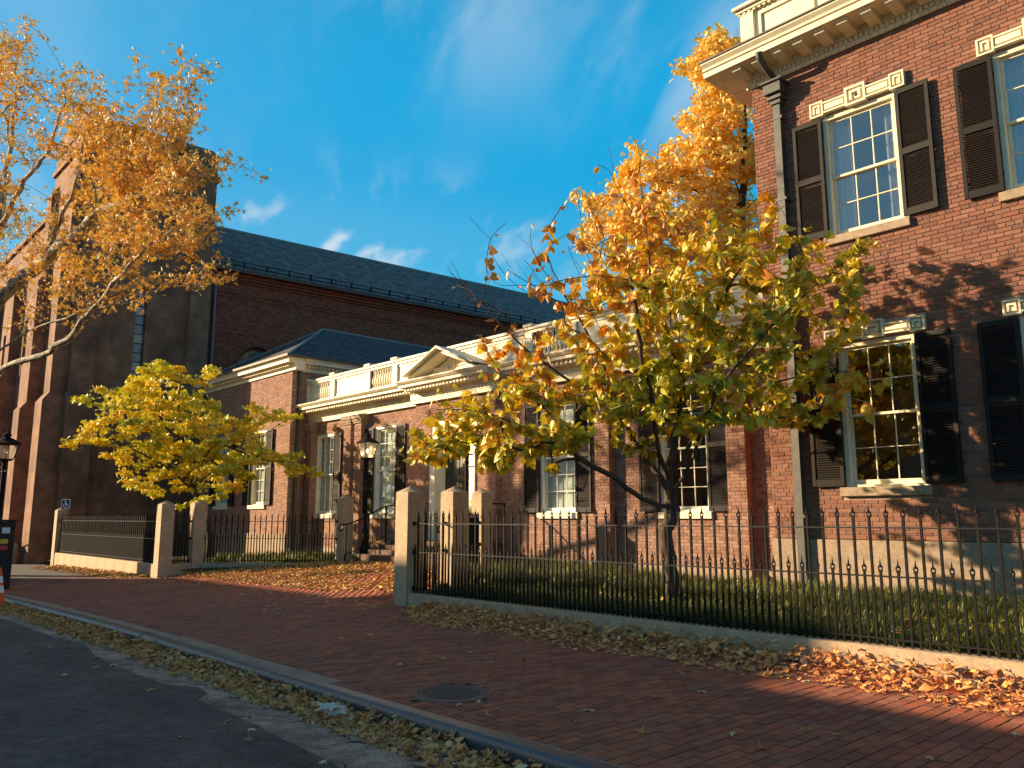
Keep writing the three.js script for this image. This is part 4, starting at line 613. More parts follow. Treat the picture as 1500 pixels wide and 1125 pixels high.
// a branching skeleton: given limbs, then twigs that reach for points spread through the crown
function skeleton(limbs, points, seg, o = {}) {
  const nodes = []; const chains = [];
  const add = (p, par) => { nodes.push({ p, par, w: 0, k: [] }); if (par >= 0) nodes[par].k.push(nodes.length - 1); return nodes.length - 1; };
  const nearest = (p, lim) => { let b = 0, bd = 1e9; for (let i = 0; i < nodes.length; i++) { const q = nodes[i].p; const dx = q.x - p.x, dy = q.y - p.y, dz = q.z - p.z; let d = dx * dx + dz * dz + dy * dy * (dy > 0 ? 2.2 : 1); { const R0 = nodes[0].p, ox = q.x - R0.x, oy = q.y - R0.y, oz = q.z - R0.z, ol = Math.sqrt(ox * ox + oy * oy + oz * oz) + 0.01, dl = Math.sqrt(dx * dx + dy * dy + dz * dz) + 0.001, cs = -(ox * dx + oy * dy + oz * dz) / (ol * dl); d *= 1.9 - 0.9 * cs; } if (i < (lim || 0)) d += 1e6; if (d < bd) { bd = d; b = i; } } return b; };
  limbs.forEach((pts, li) => { const cur = new THREE.CatmullRomCurve3(pts), n = Math.max(2, Math.ceil(cur.getLength() / seg)); let last = li === 0 ? add(pts[0], -1) : nearest(pts[0]); const ids = [last]; for (let i = 1; i <= n; i++) { const p = cur.getPoint(i / n); if (i < n) { p.x += rr(-1, 1) * seg * 0.12; p.z += rr(-1, 1) * seg * 0.12; p.y += rr(-1, 1) * seg * 0.08; } last = add(p, last); ids.push(last); } chains.push(ids); });
  const nl = nodes.length, root = nodes[0].p, skip = o.skip || 0; const tips = [];
  points.map(p => ({ p, d: 1e9 })).forEach(e => { for (let i = skip; i < nl; i++) e.d = Math.min(e.d, nodes[i].p.distanceTo(e.p)); points.sorted = (points.sorted || []); points.sorted.push(e); });
  points.sorted.sort((a, b) => a.d - b.d);
  for (const { p } of points.sorted) {
    const b = nearest(p, skip), A = nodes[b].p, L = A.distanceTo(p); if (L < 0.03) continue; const pd = nodes[b].par >= 0 ? A.clone().sub(nodes[nodes[b].par].p).normalize() : V(0, 1, 0);
    const al = Math.max(0, pd.dot(p.clone().sub(A).normalize())); const ctl = A.clone().addScaledVector(pd, Math.min(L, 0.6) * (0.1 + 0.25 * al)).addScaledVector(p.clone().sub(A), 0.25).add(V(rr(-1, 1), rr(-0.3, 1) * (o.lift ?? 1), rr(-1, 1)).multiplyScalar(Math.min(L, 0.8) * 0.08)), n = Math.max(1, Math.min(14, Math.ceil(L / seg))); let last = b; const bz = new THREE.QuadraticBezierCurve3(A, ctl, p); for (let i = 1; i <= n; i++) last = add(bz.getPoint(i / n), last); tips.push(last);
  }
  if (o.shoots) o.shoots(nodes, add);
  for (let i = nodes.length - 1; i >= 0; i--) { const nd = nodes[i]; if (!nd.k.length) nd.w = 1; if (nd.par >= 0) nodes[nd.par].w += nd.w; }
  return { nodes, tips, nl, chains };
}
function woodTubes(sk, rTip, rRoot, sides = 6, minR = 0) {
  const { nodes } = sk, tot = nodes[0].w, ex = Math.log(rRoot / rTip) / Math.log(Math.max(2, tot)); nodes.forEach(n => { n.r = Math.max(minR, rTip * Math.pow(Math.max(1, n.w), ex)); });
  const limbG = [], twigG = []; const done = new Uint8Array(nodes.length);
  const chain = (start, par) => { const ids = par >= 0 ? [par, start] : [start]; let c = start; done[c] = 1; while (nodes[c].k.length) { let best = -1; for (const k of nodes[c].k) if (!done[k] && (best < 0 || nodes[k].w > nodes[best].w)) best = k; if (best < 0) break; ids.push(best); done[best] = 1; c = best; } return ids; };
  const stack = [[0, -1]];
  while (stack.length) {
    const [s, p] = stack.pop(); const ids = chain(s, p); for (const i of ids) for (const k of nodes[i].k) if (!done[k]) { done[k] = 2; stack.push([k, i]); }
    if (ids.length < 2) continue; const r1 = nodes[ids[1]].r, n = r1 > 0.05 ? sides + 4 : r1 > 0.015 ? sides : Math.max(3, sides - 2); const P = [], N = []; let u = V(1, 0, 0.3); const rings = [];
    ids.forEach((id, j) => { const a = nodes[ids[Math.max(0, j - 1)]].p, b = nodes[ids[Math.min(ids.length - 1, j + 1)]].p, t = b.clone().sub(a).normalize(); u.addScaledVector(t, -u.dot(t)); if (u.lengthSq() < 1e-6) u = V(0.3, 0.1, 1).addScaledVector(t, -0.1); u.normalize(); const v = t.clone().cross(u); let r = j === 0 && p >= 0 ? Math.min(nodes[id].r, r1 * 1.15) : nodes[id].r; if (p < 0 && j === 0) r *= 1.35; rings.push(Array.from({ length: n }, (_, k) => { const an = k / n * Math.PI * 2, d = u.clone().multiplyScalar(Math.cos(an)).addScaledVector(v, Math.sin(an)); return { p: nodes[id].p.clone().addScaledVector(d, r * (r > 0.05 ? 1 + 0.12 * Math.sin(k * 2.4 + j * 0.5) : 1)), d }; })); });
    const UV = []; let len = 0; for (let j = 0; j + 1 < rings.length; j++) { const dl = nodes[ids[j]].p.distanceTo(nodes[ids[j + 1]].p); for (let k = 0; k < n; k++) { const a = rings[j][k], b = rings[j][(k + 1) % n], c = rings[j + 1][(k + 1) % n], d = rings[j + 1][k]; const w = 2 * Math.PI * r1 / n; for (const [q, uu, vv] of [[a, k, 0], [b, k + 1, 0], [c, k + 1, 1], [a, k, 0], [c, k + 1, 1], [d, k, 1]]) { P.push(q.p.x, q.p.y, q.p.z); N.push(q.d.x, q.d.y, q.d.z); UV.push(uu * w, len + vv * dl); } } len += dl; }
    const g = new THREE.BufferGeometry(); g.setAttribute('position', new THREE.Float32BufferAttribute(P, 3)); g.setAttribute('normal', new THREE.Float32BufferAttribute(N, 3)); g.setAttribute('uv', new THREE.Float32BufferAttribute(UV, 2)); g.userData.r = r1; (p < 0 ? limbG : r1 > (sk.limbR || 0.022) ? limbG : twigG).push(g);
  }
  return { limbG, twigG };
}
function wood(tree, sk, rTip, rRoot, mat, sides) { const { limbG, twigG } = woodTubes(sk, rTip, rRoot, sides); limbG.forEach((g, i) => mesh(i ? 'limb' : 'trunk', ready(g), mat, tree)); if (twigG.length) mesh('twigs', ready(mergeGeometries(twigG)), mat, tree, { kind: 'stuff' }); }
const Q = new THREE.Quaternion();
function leafItem(p, dir, size, c, roll) { // leaf whose tip points along dir
  const y = dir.clone().normalize(), t = V(rr(-1, 1), rr(-1, 1), rr(-1, 1)).normalize(), x = t.cross(y).normalize(), z = x.clone().cross(y); return { m: new THREE.Matrix4().makeBasis(x, y, z).scale(V(size * rr(0.85, 1.1), size, size)).setPosition(p), c, size: size * 8 };
}

// ------------------------------------------------------------------ heart-leaved tree behind the iron fence
{
  const base = V(-7.35, 0.33, -10.0), D = seen(V(-7.35, 2, -10)).d, q = rng(77);
  const tree = thing('heart_leaved_tree', 'multi-stemmed tree with heart-shaped green, yellow and orange leaves behind the iron fence', 'tree', base.toArray());
  const P = (px, py, dd = 0) => at(px, py, D + dd);
  const limbs = [
    [base, V(-7.37, 0.9, -10.0), V(-7.42, 1.35, -9.98), P(985, 742), P(978, 700), P(990, 640, 0.2), P(1000, 560, 0.3), P(1040, 470, 0.3), P(1090, 380, 0.2), P(1110, 320, 0.3)],
    [P(985, 745), P(950, 735, -0.2), P(905, 705, -0.5), P(850, 670, -0.7), P(795, 640, -0.9), P(740, 615, -1.0), P(690, 600, -1.0), P(640, 600, -1.1)],
    [P(980, 720), P(955, 680, 0.2), P(925, 640, 0.5), P(905, 590, 0.8), P(880, 530, 1.0), P(850, 470, 1.2), P(820, 420, 1.3), P(800, 370, 1.3)],
    [P(978, 700), P(962, 650, -0.5), P(955, 590, -0.9), P(940, 520, -1.3), P(930, 450, -1.4), P(920, 380, -1.3), P(915, 310, -1.2)],
    [P(984, 730), P(1010, 680, -0.4), P(1030, 620, -0.9), P(1060, 560, -1.3), P(1110, 500, -1.6), P(1170, 440, -1.7), P(1230, 390, -1.7), P(1275, 362, -1.7)],
    [P(990, 690), P(1020, 640, 0.5), P(1075, 590, 0.9), P(1140, 560, 1.0), P(1200, 545, 1.0), P(1250, 545, 0.9)],
    [P(1000, 560, 0.3), P(985, 500, 0.8), P(980, 430, 1.2), P(985, 350, 1.4), P(995, 280, 1.4)],
    [P(905, 590, 0.8), P(840, 560, 1.0), P(780, 520, 1.1), P(730, 470, 1.2), P(690, 430, 1.2), P(660, 400, 1.2)],
  ];
  // crown: lobes given as px, py, radius (px at this distance), share of twigs, share of leaves, hue
  const lobes = [[612, 655, 30, 0.9, 1, 0.36], [650, 635, 46, 1.3, 1, 0.34], [705, 645, 48, 1.2, 1, 0.34], [665, 590, 40, 0.7, 0.9, 0.36], [720, 590, 50, 1, 1, 0.36], [740, 665, 30, 0.7, 1, 0.38], [770, 610, 60, 1.5, 1, 0.34], [800, 650, 36, 0.7, 1, 0.3], [740, 520, 55, 0.7, 0.4, 0.7], [810, 540, 60, 0.9, 0.75, 0.6], [700, 440, 48, 0.5, 0.2, 0.9], [770, 440, 60, 0.7, 0.35, 0.9], [740, 370, 50, 0.35, 0.12, 0.95], [830, 360, 60, 0.6, 0.35, 0.95], [870, 290, 50, 0.4, 0.35, 0.9], [940, 250, 40, 0.3, 0.45, 0.85],
    [870, 470, 70, 1.2, 0.8, 0.5], [860, 590, 60, 1.1, 1, 0.2], [930, 540, 75, 1.6, 1, 0.1], [920, 420, 75, 1.5, 1, 0.5], [960, 340, 65, 1.0, 0.8, 0.6], [1000, 470, 80, 1.8, 1, 0.2], [1010, 570, 65, 1.3, 1, 0.1], [1040, 380, 75, 1.5, 1, 0.4], [1080, 310, 50, 0.7, 0.9, 0.5], [1090, 460, 80, 1.8, 1, 0.2], [1090, 560, 65, 1.3, 1, 0.15], [1150, 390, 65, 1.3, 1, 0.35], [1170, 480, 70, 1.5, 1, 0.25], [1170, 570, 58, 1.1, 1, 0.3], [1215, 370, 45, 0.8, 1, 0.35], [1265, 362, 30, 0.5, 1, 0.3], [1290, 366, 20, 0.35, 1, 0.35], [1290, 545, 30, 0.4, 0.9, 0.55], [1235, 450, 48, 0.7, 0.9, 0.4], [1230, 545, 45, 0.6, 0.9, 0.5], [1270, 590, 36, 0.35, 0.9, 0.55], [1120, 620, 36, 0.5, 1, 0.35], [940, 630, 36, 0.5, 1, 0.3], [1150, 300, 30, 0.15, 0.5, 0.6]];
  const pts = [], meta = [];
  for (const [px, py, r, tw, lf, hue] of lobes) { const n = Math.round(26 * tw * Math.pow(r / 60, 1.4)); const span = Math.sqrt(Math.max(0.1, 1 - ((px - 970) / 390) ** 2)) * 2.1; for (let i = 0; i < n; i++) { const a = q() * 6.283, rad = Math.sqrt(q()) * r, dd = (q() + q() - 1) * span; const p = at(px + Math.cos(a) * rad, py + Math.sin(a) * rad, D + dd); p.lf = lf; p.hue = hue; pts.push(p); } }
  // bare straight shoots reaching up and out on the thin upper side
  const shoots = (nodes, add) => { const n0 = nodes.length, cen = at(985, 600, D); let made = 0; for (let k = 0; k < 4000 && made < 36; k++) { const i = Math.floor(q() * n0), p = nodes[i].p, s = seen(p); const w = s.u < 900 && s.v < 500 ? 1 : s.v < 330 ? 0.3 : 0.02; if (q() > w) continue; made++; const dir = p.clone().sub(cen).normalize().add(V((q() - 0.5) * 0.5, 0.15 + q() * 0.45, (q() - 0.5) * 0.5)).normalize(), L = 0.2 + 0.5 * q(); let last = i; for (let j = 1; j <= 4; j++) last = add(p.clone().addScaledVector(dir, L * j / 4).add(V((q() - 0.5) * 0.025, (q() - 0.5) * 0.025 + 0.03 * j * j / 16, (q() - 0.5) * 0.025)), last); } };
  const sk = skeleton(limbs, pts, 0.17, { lift: 1, skip: 6, shoots }); sk.limbR = 0.02;
  wood(tree, sk, 0.0042, 0.102, MAT.bark, 6);
  const pal = [[0.36, 0.36, 0.012], [0.52, 0.47, 0.014], [0.66, 0.55, 0.016], [0.76, 0.58, 0.018], [0.84, 0.54, 0.018], [0.84, 0.40, 0.016], [0.68, 0.25, 0.015], [0.42, 0.17, 0.03]].map(c => C(...c));
  const A = [], B = [], B3 = []; const byPos = new Map(); pts.forEach(p => byPos.set(p, 1));
  for (const tip of sk.tips) {
    let id = tip; const end = sk.nodes[tip].p; let lf = 1, hue = 0.4, bd = 1e9; for (const p of pts) { const d = p.distanceToSquared(end); if (d < bd) { bd = d; lf = p.lf; hue = p.hue; } }
    const run = []; for (let k = 0; k < 7 && id > 0 && (k === 0 || sk.nodes[id].w < 10); k++) { run.push(id); id = sk.nodes[id].par; }
    const n = Math.round((lf < 0.3 ? (q() < lf * 3 ? 1 + q() * 1.5 : 0) : (7 + q() * 10) * lf * (sk.nodes[tip].p.y > 4.6 ? 0.8 : 1)));
    for (let k = 0; k < n; k++) { const nd = sk.nodes[run[Math.floor(q() * run.length)]], p = nd.p.clone().add(V((q() - 0.5) * 0.1, -q() * 0.07, (q() - 0.5) * 0.1)); const h = hue + 0.04 + (q() - 0.5) * 0.6 + (q() < 0.07 ? 0.35 : 0); const c = Math.max(0, Math.min(7, Math.floor(h * 7.2)));
      [A, A, A, B, B, B3, B3][Math.floor(q() * 7)].push(leafItem(p, V((q() - 0.5) * 1.5, -0.9 + q() * 0.9, (q() - 0.5) * 1.5), 0.07 + 0.10 * q(), c)); }
  }
  pieces(tree, 'leaf', 'foliage', heartLeaf, leafMat, pal, A, 130); pieces(tree, 'leaf', 'foliage', heartLeaf2, leafMat, pal, B, 90); pieces(tree, 'leaf', 'foliage', heartLeaf3, leafMat, pal, B3, 80);
  
}
// generic tree crown: lobes in (px,py,r) at depth D
function crownTree(name, label, base, D, limbs, lobes, o) {
  const tree = thing(name, label, 'tree', base.toArray()), q = rng(o.seed), pts = [];
  for (const [px, py, r, tw = 1, dd = 0] of lobes) { const n = Math.round(o.density * tw * (r / 40) ** 1.6); for (let i = 0; i < n; i++) { const a = q() * 6.283, rad = Math.sqrt(q()) * r, p = at(px + Math.cos(a) * rad, py + Math.sin(a) * rad * (o.flat || 1), D + dd + (o.shift ? o.shift(px) : 0) + (q() + q() - 1) * o.depth); pts.push(p); } }
  if (o.extra) pts.push(...o.extra(q));
  const sk = skeleton(limbs, pts, o.seg, { lift: o.lift, skip: o.skip }); sk.limbR = o.limbR || 0.03; wood(tree, sk, o.rTip, o.rRoot, o.bark, 6);
  const items = o.leafs.map(() => []);
  for (const tip of sk.tips) {
    const run = []; let id = tip; for (let k = 0; k < o.run && id > 0; k++) { run.push(id); id = sk.nodes[id].par; } const tone = q();
    const n = Math.round(o.per * (0.5 + q())); for (let k = 0; k < n; k++) { const nd = sk.nodes[run[Math.floor(q() * q() * run.length)]], s = o.spread, p = nd.p.clone().add(V((q() + q() - 1) * s, (q() + q() - 1) * s * (o.flatLeaf || 0.7), (q() + q() - 1) * s)); const c = Math.max(0, Math.min(o.pal.length - 1, Math.floor((tone * 0.5 + q() * 0.5) * o.pal.length))); const li = Math.floor(q() * o.leafs.length); items[li].push(leafItem(p, V((q() - 0.5) * 2, -0.8 + q() * (o.tilt ?? 1.1), (q() - 0.5) * 2), o.size * (0.7 + 0.6 * q()), c)); }
  }
  items.forEach((it, i) => pieces(tree, 'leaf', 'foliage', o.leafs[i], leafMat, o.pal, it, 0)); 
  return tree;
}
// ------------------------------------------------------------------ yellow tree at the forecourt corner
{
  const base = V(-25.4, 0.1, -10.6), D = seen(V(-25.4, 3, -10.6)).d, P = (x, y, d = 0) => at(x, y, D + d);
  crownTree('yellow_tree', 'dense golden yellow tree with tiered branches behind the forecourt corner posts', base, D,
    [[base, V(-25.4, 1.0, -10.6), P(290, 735), P(280, 690), P(265, 630), P(262, 580), P(268, 545)], [P(288, 725), P(250, 690, -0.8), P(200, 660, -1), P(150, 640, -1), P(110, 640, -1)], [P(288, 720), P(330, 680, 0.5), P(380, 640, 0.6), P(430, 610, 0.5)], [P(286, 700), P(240, 650, 1), P(190, 600, 1.3), P(150, 570, 1.2)], [P(285, 690), P(320, 650, -1), P(370, 670, -1.5), P(440, 680, -1.4)], [P(280, 680), P(220, 700, 0.5), P(180, 715, 0.5)]],
    [[245, 545, 34, 1.2], [300, 548, 26, 0.8], [205, 560, 34, 1.1], [165, 582, 30, 0.9], [130, 588, 20, 0.5], [250, 590, 46, 1.5], [300, 610, 46, 1.2], [205, 615, 40, 1.2], [150, 632, 34, 1], [118, 648, 20, 0.6], [260, 645, 46, 1.3], [330, 630, 34, 0.8], [380, 612, 32, 0.9], [420, 600, 22, 0.6], [210, 665, 36, 1], [165, 672, 22, 0.5], [310, 675, 46, 1.2], [370, 665, 40, 1.1], [425, 680, 34, 1.1], [450, 690, 16, 0.5], [250, 705, 36, 0.9], [200, 705, 26, 0.7], [185, 735, 12, 0.2], [230, 730, 16, 0.4], [310, 720, 28, 0.7], [275, 740, 14, 0.3], [360, 705, 26, 0.6]],
    { seed: 5, density: 15, depth: 2.4, flat: 0.55, seg: 0.3, lift: 0.3, skip: 4, rTip: 0.006, rRoot: 0.12, bark: MAT.bark, run: 3, per: 46, spread: 0.27, flatLeaf: 0.32, tilt: 1.0, size: 0.115, leafs: [heartLeaf, heartLeaf2], pal: [[0.52, 0.54, 0.02], [0.68, 0.63, 0.025], [0.80, 0.70, 0.03], [0.86, 0.68, 0.03], [0.86, 0.57, 0.025]].map(c => C(...c)) });
}
// ------------------------------------------------------------------ street tree with orange leaves, trunk at the kerb on the left
{
  const base = V(-29.4, -0.15, -4.6), D = seen(V(-29.4, 4, -4.6)).d, shift = px => -5.5 * smooth(-60, 260, px), P = (x, y, d = 0) => at(x, y, D + d + shift(x));
  crownTree('street_tree', 'tall street tree with orange leaves and pale bark by the kerb', base, D,
    [[base, V(-29.45, 1.5, -4.6), V(-29.4, 3.0, -4.6), P(-66, 620), P(-50, 540), P(-25, 470), P(20, 420), P(60, 385), P(110, 345), P(150, 310), P(200, 290), P(260, 275), P(320, 262)], [P(-64, 610), P(0, 545, -0.6), P(60, 520, -0.8), P(105, 490, -0.8), P(135, 455, -0.7), P(170, 430, -0.6), P(230, 415, -0.5), P(300, 420, -0.4)], [P(-60, 570), P(10, 505, 0.4), P(60, 478, 0.5), P(110, 460, 0.6), P(180, 440, 0.7)], [P(-52, 545), P(-35, 430, 0.5), P(0, 330, 0.8), P(10, 250, 1), P(20, 170, 1), P(25, 90, 1)], [P(60, 385), P(85, 330, -0.5), P(105, 290, -0.8), P(120, 240, -1), P(125, 170, -1)], [P(110, 345), P(150, 290, 0.6), P(190, 230, 1), P(220, 170, 1.2), P(250, 110, 1.2)], [P(200, 290), P(240, 230, 0.4), P(285, 160, 0.6), P(305, 110, 0.6)], [P(0, 330, 0.8), P(40, 260, 0.2), P(80, 200, 0), P(100, 120, 0)], [P(135, 455, -0.7), P(180, 400, -1), P(230, 350, -1.2), P(290, 320, -1.2)]],
    [[40, 80, 48, 1.2], [10, 140, 46, 1], [75, 140, 44, 1.1], [125, 115, 30, 0.7], [50, 210, 50, 0.8], [110, 190, 46, 1.0], [20, 260, 34, 0.5], [150, 160, 26, 0.5], [215, 110, 34, 0.6], [255, 100, 28, 0.55], [300, 100, 24, 0.45], [235, 160, 36, 0.7], [285, 150, 26, 0.5], [170, 200, 44, 1.7], [140, 250, 44, 1.4], [200, 240, 46, 2.0], [245, 220, 42, 1.9], [190, 300, 50, 1.5], [250, 280, 46, 1.9], [215, 190, 34, 1.4], [160, 280, 34, 1.2], [130, 180, 34, 1.2], [265, 185, 26, 0.9], [300, 240, 24, 0.5], [340, 240, 28, 0.6], [362, 250, 16, 0.35], [320, 300, 24, 0.4], [90, 310, 48, 0.9], [40, 340, 40, 0.9], [130, 360, 46, 1.1], [70, 400, 42, 1], [20, 400, 34, 0.7], [180, 360, 46, 1.3], [235, 340, 46, 1.3], [285, 340, 34, 0.9], [320, 390, 26, 0.7], [260, 390, 34, 0.8], [110, 420, 40, 0.9], [160, 420, 32, 0.6], [210, 425, 28, 0.5], [60, 450, 28, 0.6], [15, 480, 20, 0.3], [-60, 200, 90, 1.1], [-60, 350, 80, 0.9], [-110, 270, 80, 0.8], [-20, 60, 60, 0.9]],
    { shift, seed: 11, density: 15, depth: 3.2, seg: 0.4, lift: 0.8, skip: 10, rTip: 0.006, rRoot: 0.34, bark: MAT.barkPlane, limbR: 0.03, run: 4, per: 22, spread: 0.30, size: 0.155, leafs: [lobedA, lobedB], pal: [[0.66, 0.31, 0.04], [0.75, 0.40, 0.055], [0.82, 0.48, 0.07], [0.86, 0.55, 0.085], [0.66, 0.35, 0.05], [0.82, 0.56, 0.10]].map(c => C(...c)) });
}
// ------------------------------------------------------------------ feathery golden tree behind the low wing
{
  const base = V(-10.6, 0.2, -24.5), D = seen(V(-10.6, 8, -24.5)).d, P = (x, y, d = 0) => at(x, y, D + d);
  const lobes = []; const q = rng(9);
  crownTree('golden_tree', 'bright golden feathery tree rising behind the low wing beside the tall brick house', base, D,
    [[base, V(-10.6, 3, -24.5), V(-10.6, 6, -24.5), P(1085, 380), P(1090, 280), P(1092, 180), P(1085, 90), P(1078, 40)], ...[[1000, 100, 0], [1010, 180, 1.5], [920, 235, 0], [1040, 60, -1], [870, 320, 1], [960, 260, -1.5], [1180, 150, 0], [1200, 240, 1], [1190, 320, -1], [900, 380, -1], [1020, 340, 1.6], [1060, 130, 2], [1050, 220, -2.2]].map(([x, y, d]) => [P(1088, y + 70), P((x + 1088) / 2, y + 22, d * 0.5), P(x, y, d)])],
    [[1065, 60, 26, 1.4], [1040, 75, 22, 1.2], [1035, 105, 30, 1.4], [1008, 100, 16, 0.9], [1045, 150, 32, 1.4], [1015, 180, 22, 1.0], [1000, 225, 30, 1.2], [1055, 215, 36, 1.4], [1080, 120, 36, 1.2], [1060, 180, 36, 1.3], [1025, 185, 20, 0.7], [1085, 230, 40, 1.3], [1035, 245, 38, 1.3], [985, 265, 36, 1.2], [940, 250, 28, 1.1], [925, 225, 12, 0.4], [905, 290, 32, 1.1], [870, 290, 20, 0.8], [850, 290, 12, 0.4], [1000, 320, 46, 1.5], [940, 330, 44, 1.5], [885, 345, 36, 1.2], [1060, 310, 46, 1.5], [1090, 370, 46, 1.2], [1030, 390, 46, 1.2], [960, 400, 46, 1.2], [900, 400, 36, 1], [1150, 160, 50, 0.6], [1150, 260, 60, 0.6], [1150, 360, 60, 0.5], [960, 470, 60, 0.6]],
    { seed: 21, density: 24, depth: 2.2, flat: 0.75, seg: 0.4, lift: 0.2, skip: 4, rTip: 0.006, rRoot: 0.24, bark: MAT.barkDark, run: 3, per: 42, spread: 0.32, flatLeaf: 0.8, size: 0.16, leafs: [ovalLeaf], pal: [[0.86, 0.54, 0.06], [0.88, 0.60, 0.10], [0.90, 0.66, 0.15], [0.86, 0.56, 0.06]].map(c => C(...c)) });
}
// ------------------------------------------------------------------ grassy ground cover in the beds
{
  const tuft = (seed, n) => { const q = rng(seed), P = [], N = []; for (let i = 0; i < n; i++) { const a = q() * 6.283, L = 0.20 + 0.20 * q(), w = 0.007 + 0.006 * q(), lean = 0.25 + 0.75 * q(), b = V(Math.cos(a) * 0.05 * q(), 0, Math.sin(a) * 0.05 * q()), side = V(-Math.sin(a), 0, Math.cos(a)); const pt = t => b.clone().add(V(Math.cos(a) * lean * L * t * t, L * (t - 0.42 * lean * t * t), Math.sin(a) * lean * L * t * t)); const ts = [0, 0.4, 0.75, 1]; for (let k = 0; k < 3; k++) { const w0 = w * (1 - ts[k] * 0.8), w1 = w * (1 - ts[k + 1] * 0.95), A = pt(ts[k]), B = pt(ts[k + 1]); const v = [A.clone().addScaledVector(side, -w0), A.clone().addScaledVector(side, w0), B.clone().addScaledVector(side, w1), B.clone().addScaledVector(side, -w1)]; for (const j of [0, 1, 2, 0, 2, 3]) P.push(v[j].x, v[j].y, v[j].z); } } const g = new THREE.BufferGeometry(); g.setAttribute('position', new THREE.Float32BufferAttribute(P, 3)); g.setAttribute('uv', new THREE.Float32BufferAttribute(new Float32Array(P.length / 3 * 2), 2)); g.computeVertexNormals(); return g; };
  const geos = [tuft(1, 26), tuft(2, 22)], gm = new THREE.MeshPhysicalMaterial({ color: C(1, 1, 1), roughness: 0.5, transmission: 0.3, thickness: 0, side: THREE.DoubleSide }), pal = [[0.11, 0.14, 0.016], [0.16, 0.19, 0.02], [0.23, 0.24, 0.026], [0.13, 0.16, 0.02], [0.33, 0.29, 0.05], [0.19, 0.20, 0.022]].map(c => C(...c));
  const bed = (label, n, fn, seed) => { const q = rng(seed), spots = [[], []]; for (let i = 0; i < n; i++) { const s = fn(q); if (s) spots[i % 2].push(s); } const grp = new THREE.Group(); grp.name = numbered('ground_cover'); grp.userData = { kind: 'stuff', label, category: 'grass' }; scene.add(grp); spots.forEach((sp, k) => { const im = new THREE.InstancedMesh(geos[k], gm, sp.length); im.name = 'grass_tufts'; im.userData.kind = 'stuff'; sp.forEach(([x, y, z], i) => { const s = (0.6 + 0.4 * q()) * (0.65 + 0.7 * fbm(x * 1.3 + 30, z * 1.3 + 30, 4096, 13, 3)); im.setMatrixAt(i, new THREE.Matrix4().compose(V(x, y - 0.01, z), Q.setFromEuler(new THREE.Euler((q() - 0.5) * 0.3, q() * 6.28, (q() - 0.5) * 0.3)).clone(), V(s, s * (0.8 + 0.3 * q()), s))); im.setColorAt(i, pal[Math.floor(q() * pal.length)]); }); grp.add(im); }); };
  bed('long strappy green grass filling the bed behind the long iron fence', 5200, q => { const x = -11.4 + q() * 13.4, z = -8.62 - q() * 3.85; return [x, z < -10 ? 0.38 : 0.27, z]; }, 3);
  bed('low green grass below the windows behind the slanting left fence', 1500, q => { const t = q(), z = -9.0 - q() * 4.9; const x = -25.6 + q() * 6.6; const lim = -23.3 + Math.max(0, (-9.4 - z)) * 1.05; if (x > Math.min(lim - 0.1, -20.3)) return null; if (x < -25.5 && z < -13) return null; return [x, 0.17 + Math.max(0, -9 - z) * 0.03, z]; }, 4);
  bed('green grass below the window between the sunlit post and the low wing', 900, q => { const z = -10 - q() * 4; const x = -14 + q() * 2.6; if (x < -11.9 - (-9.5 - z) * 0.95) return null; return [x, 0.42, z]; }, 6);
}
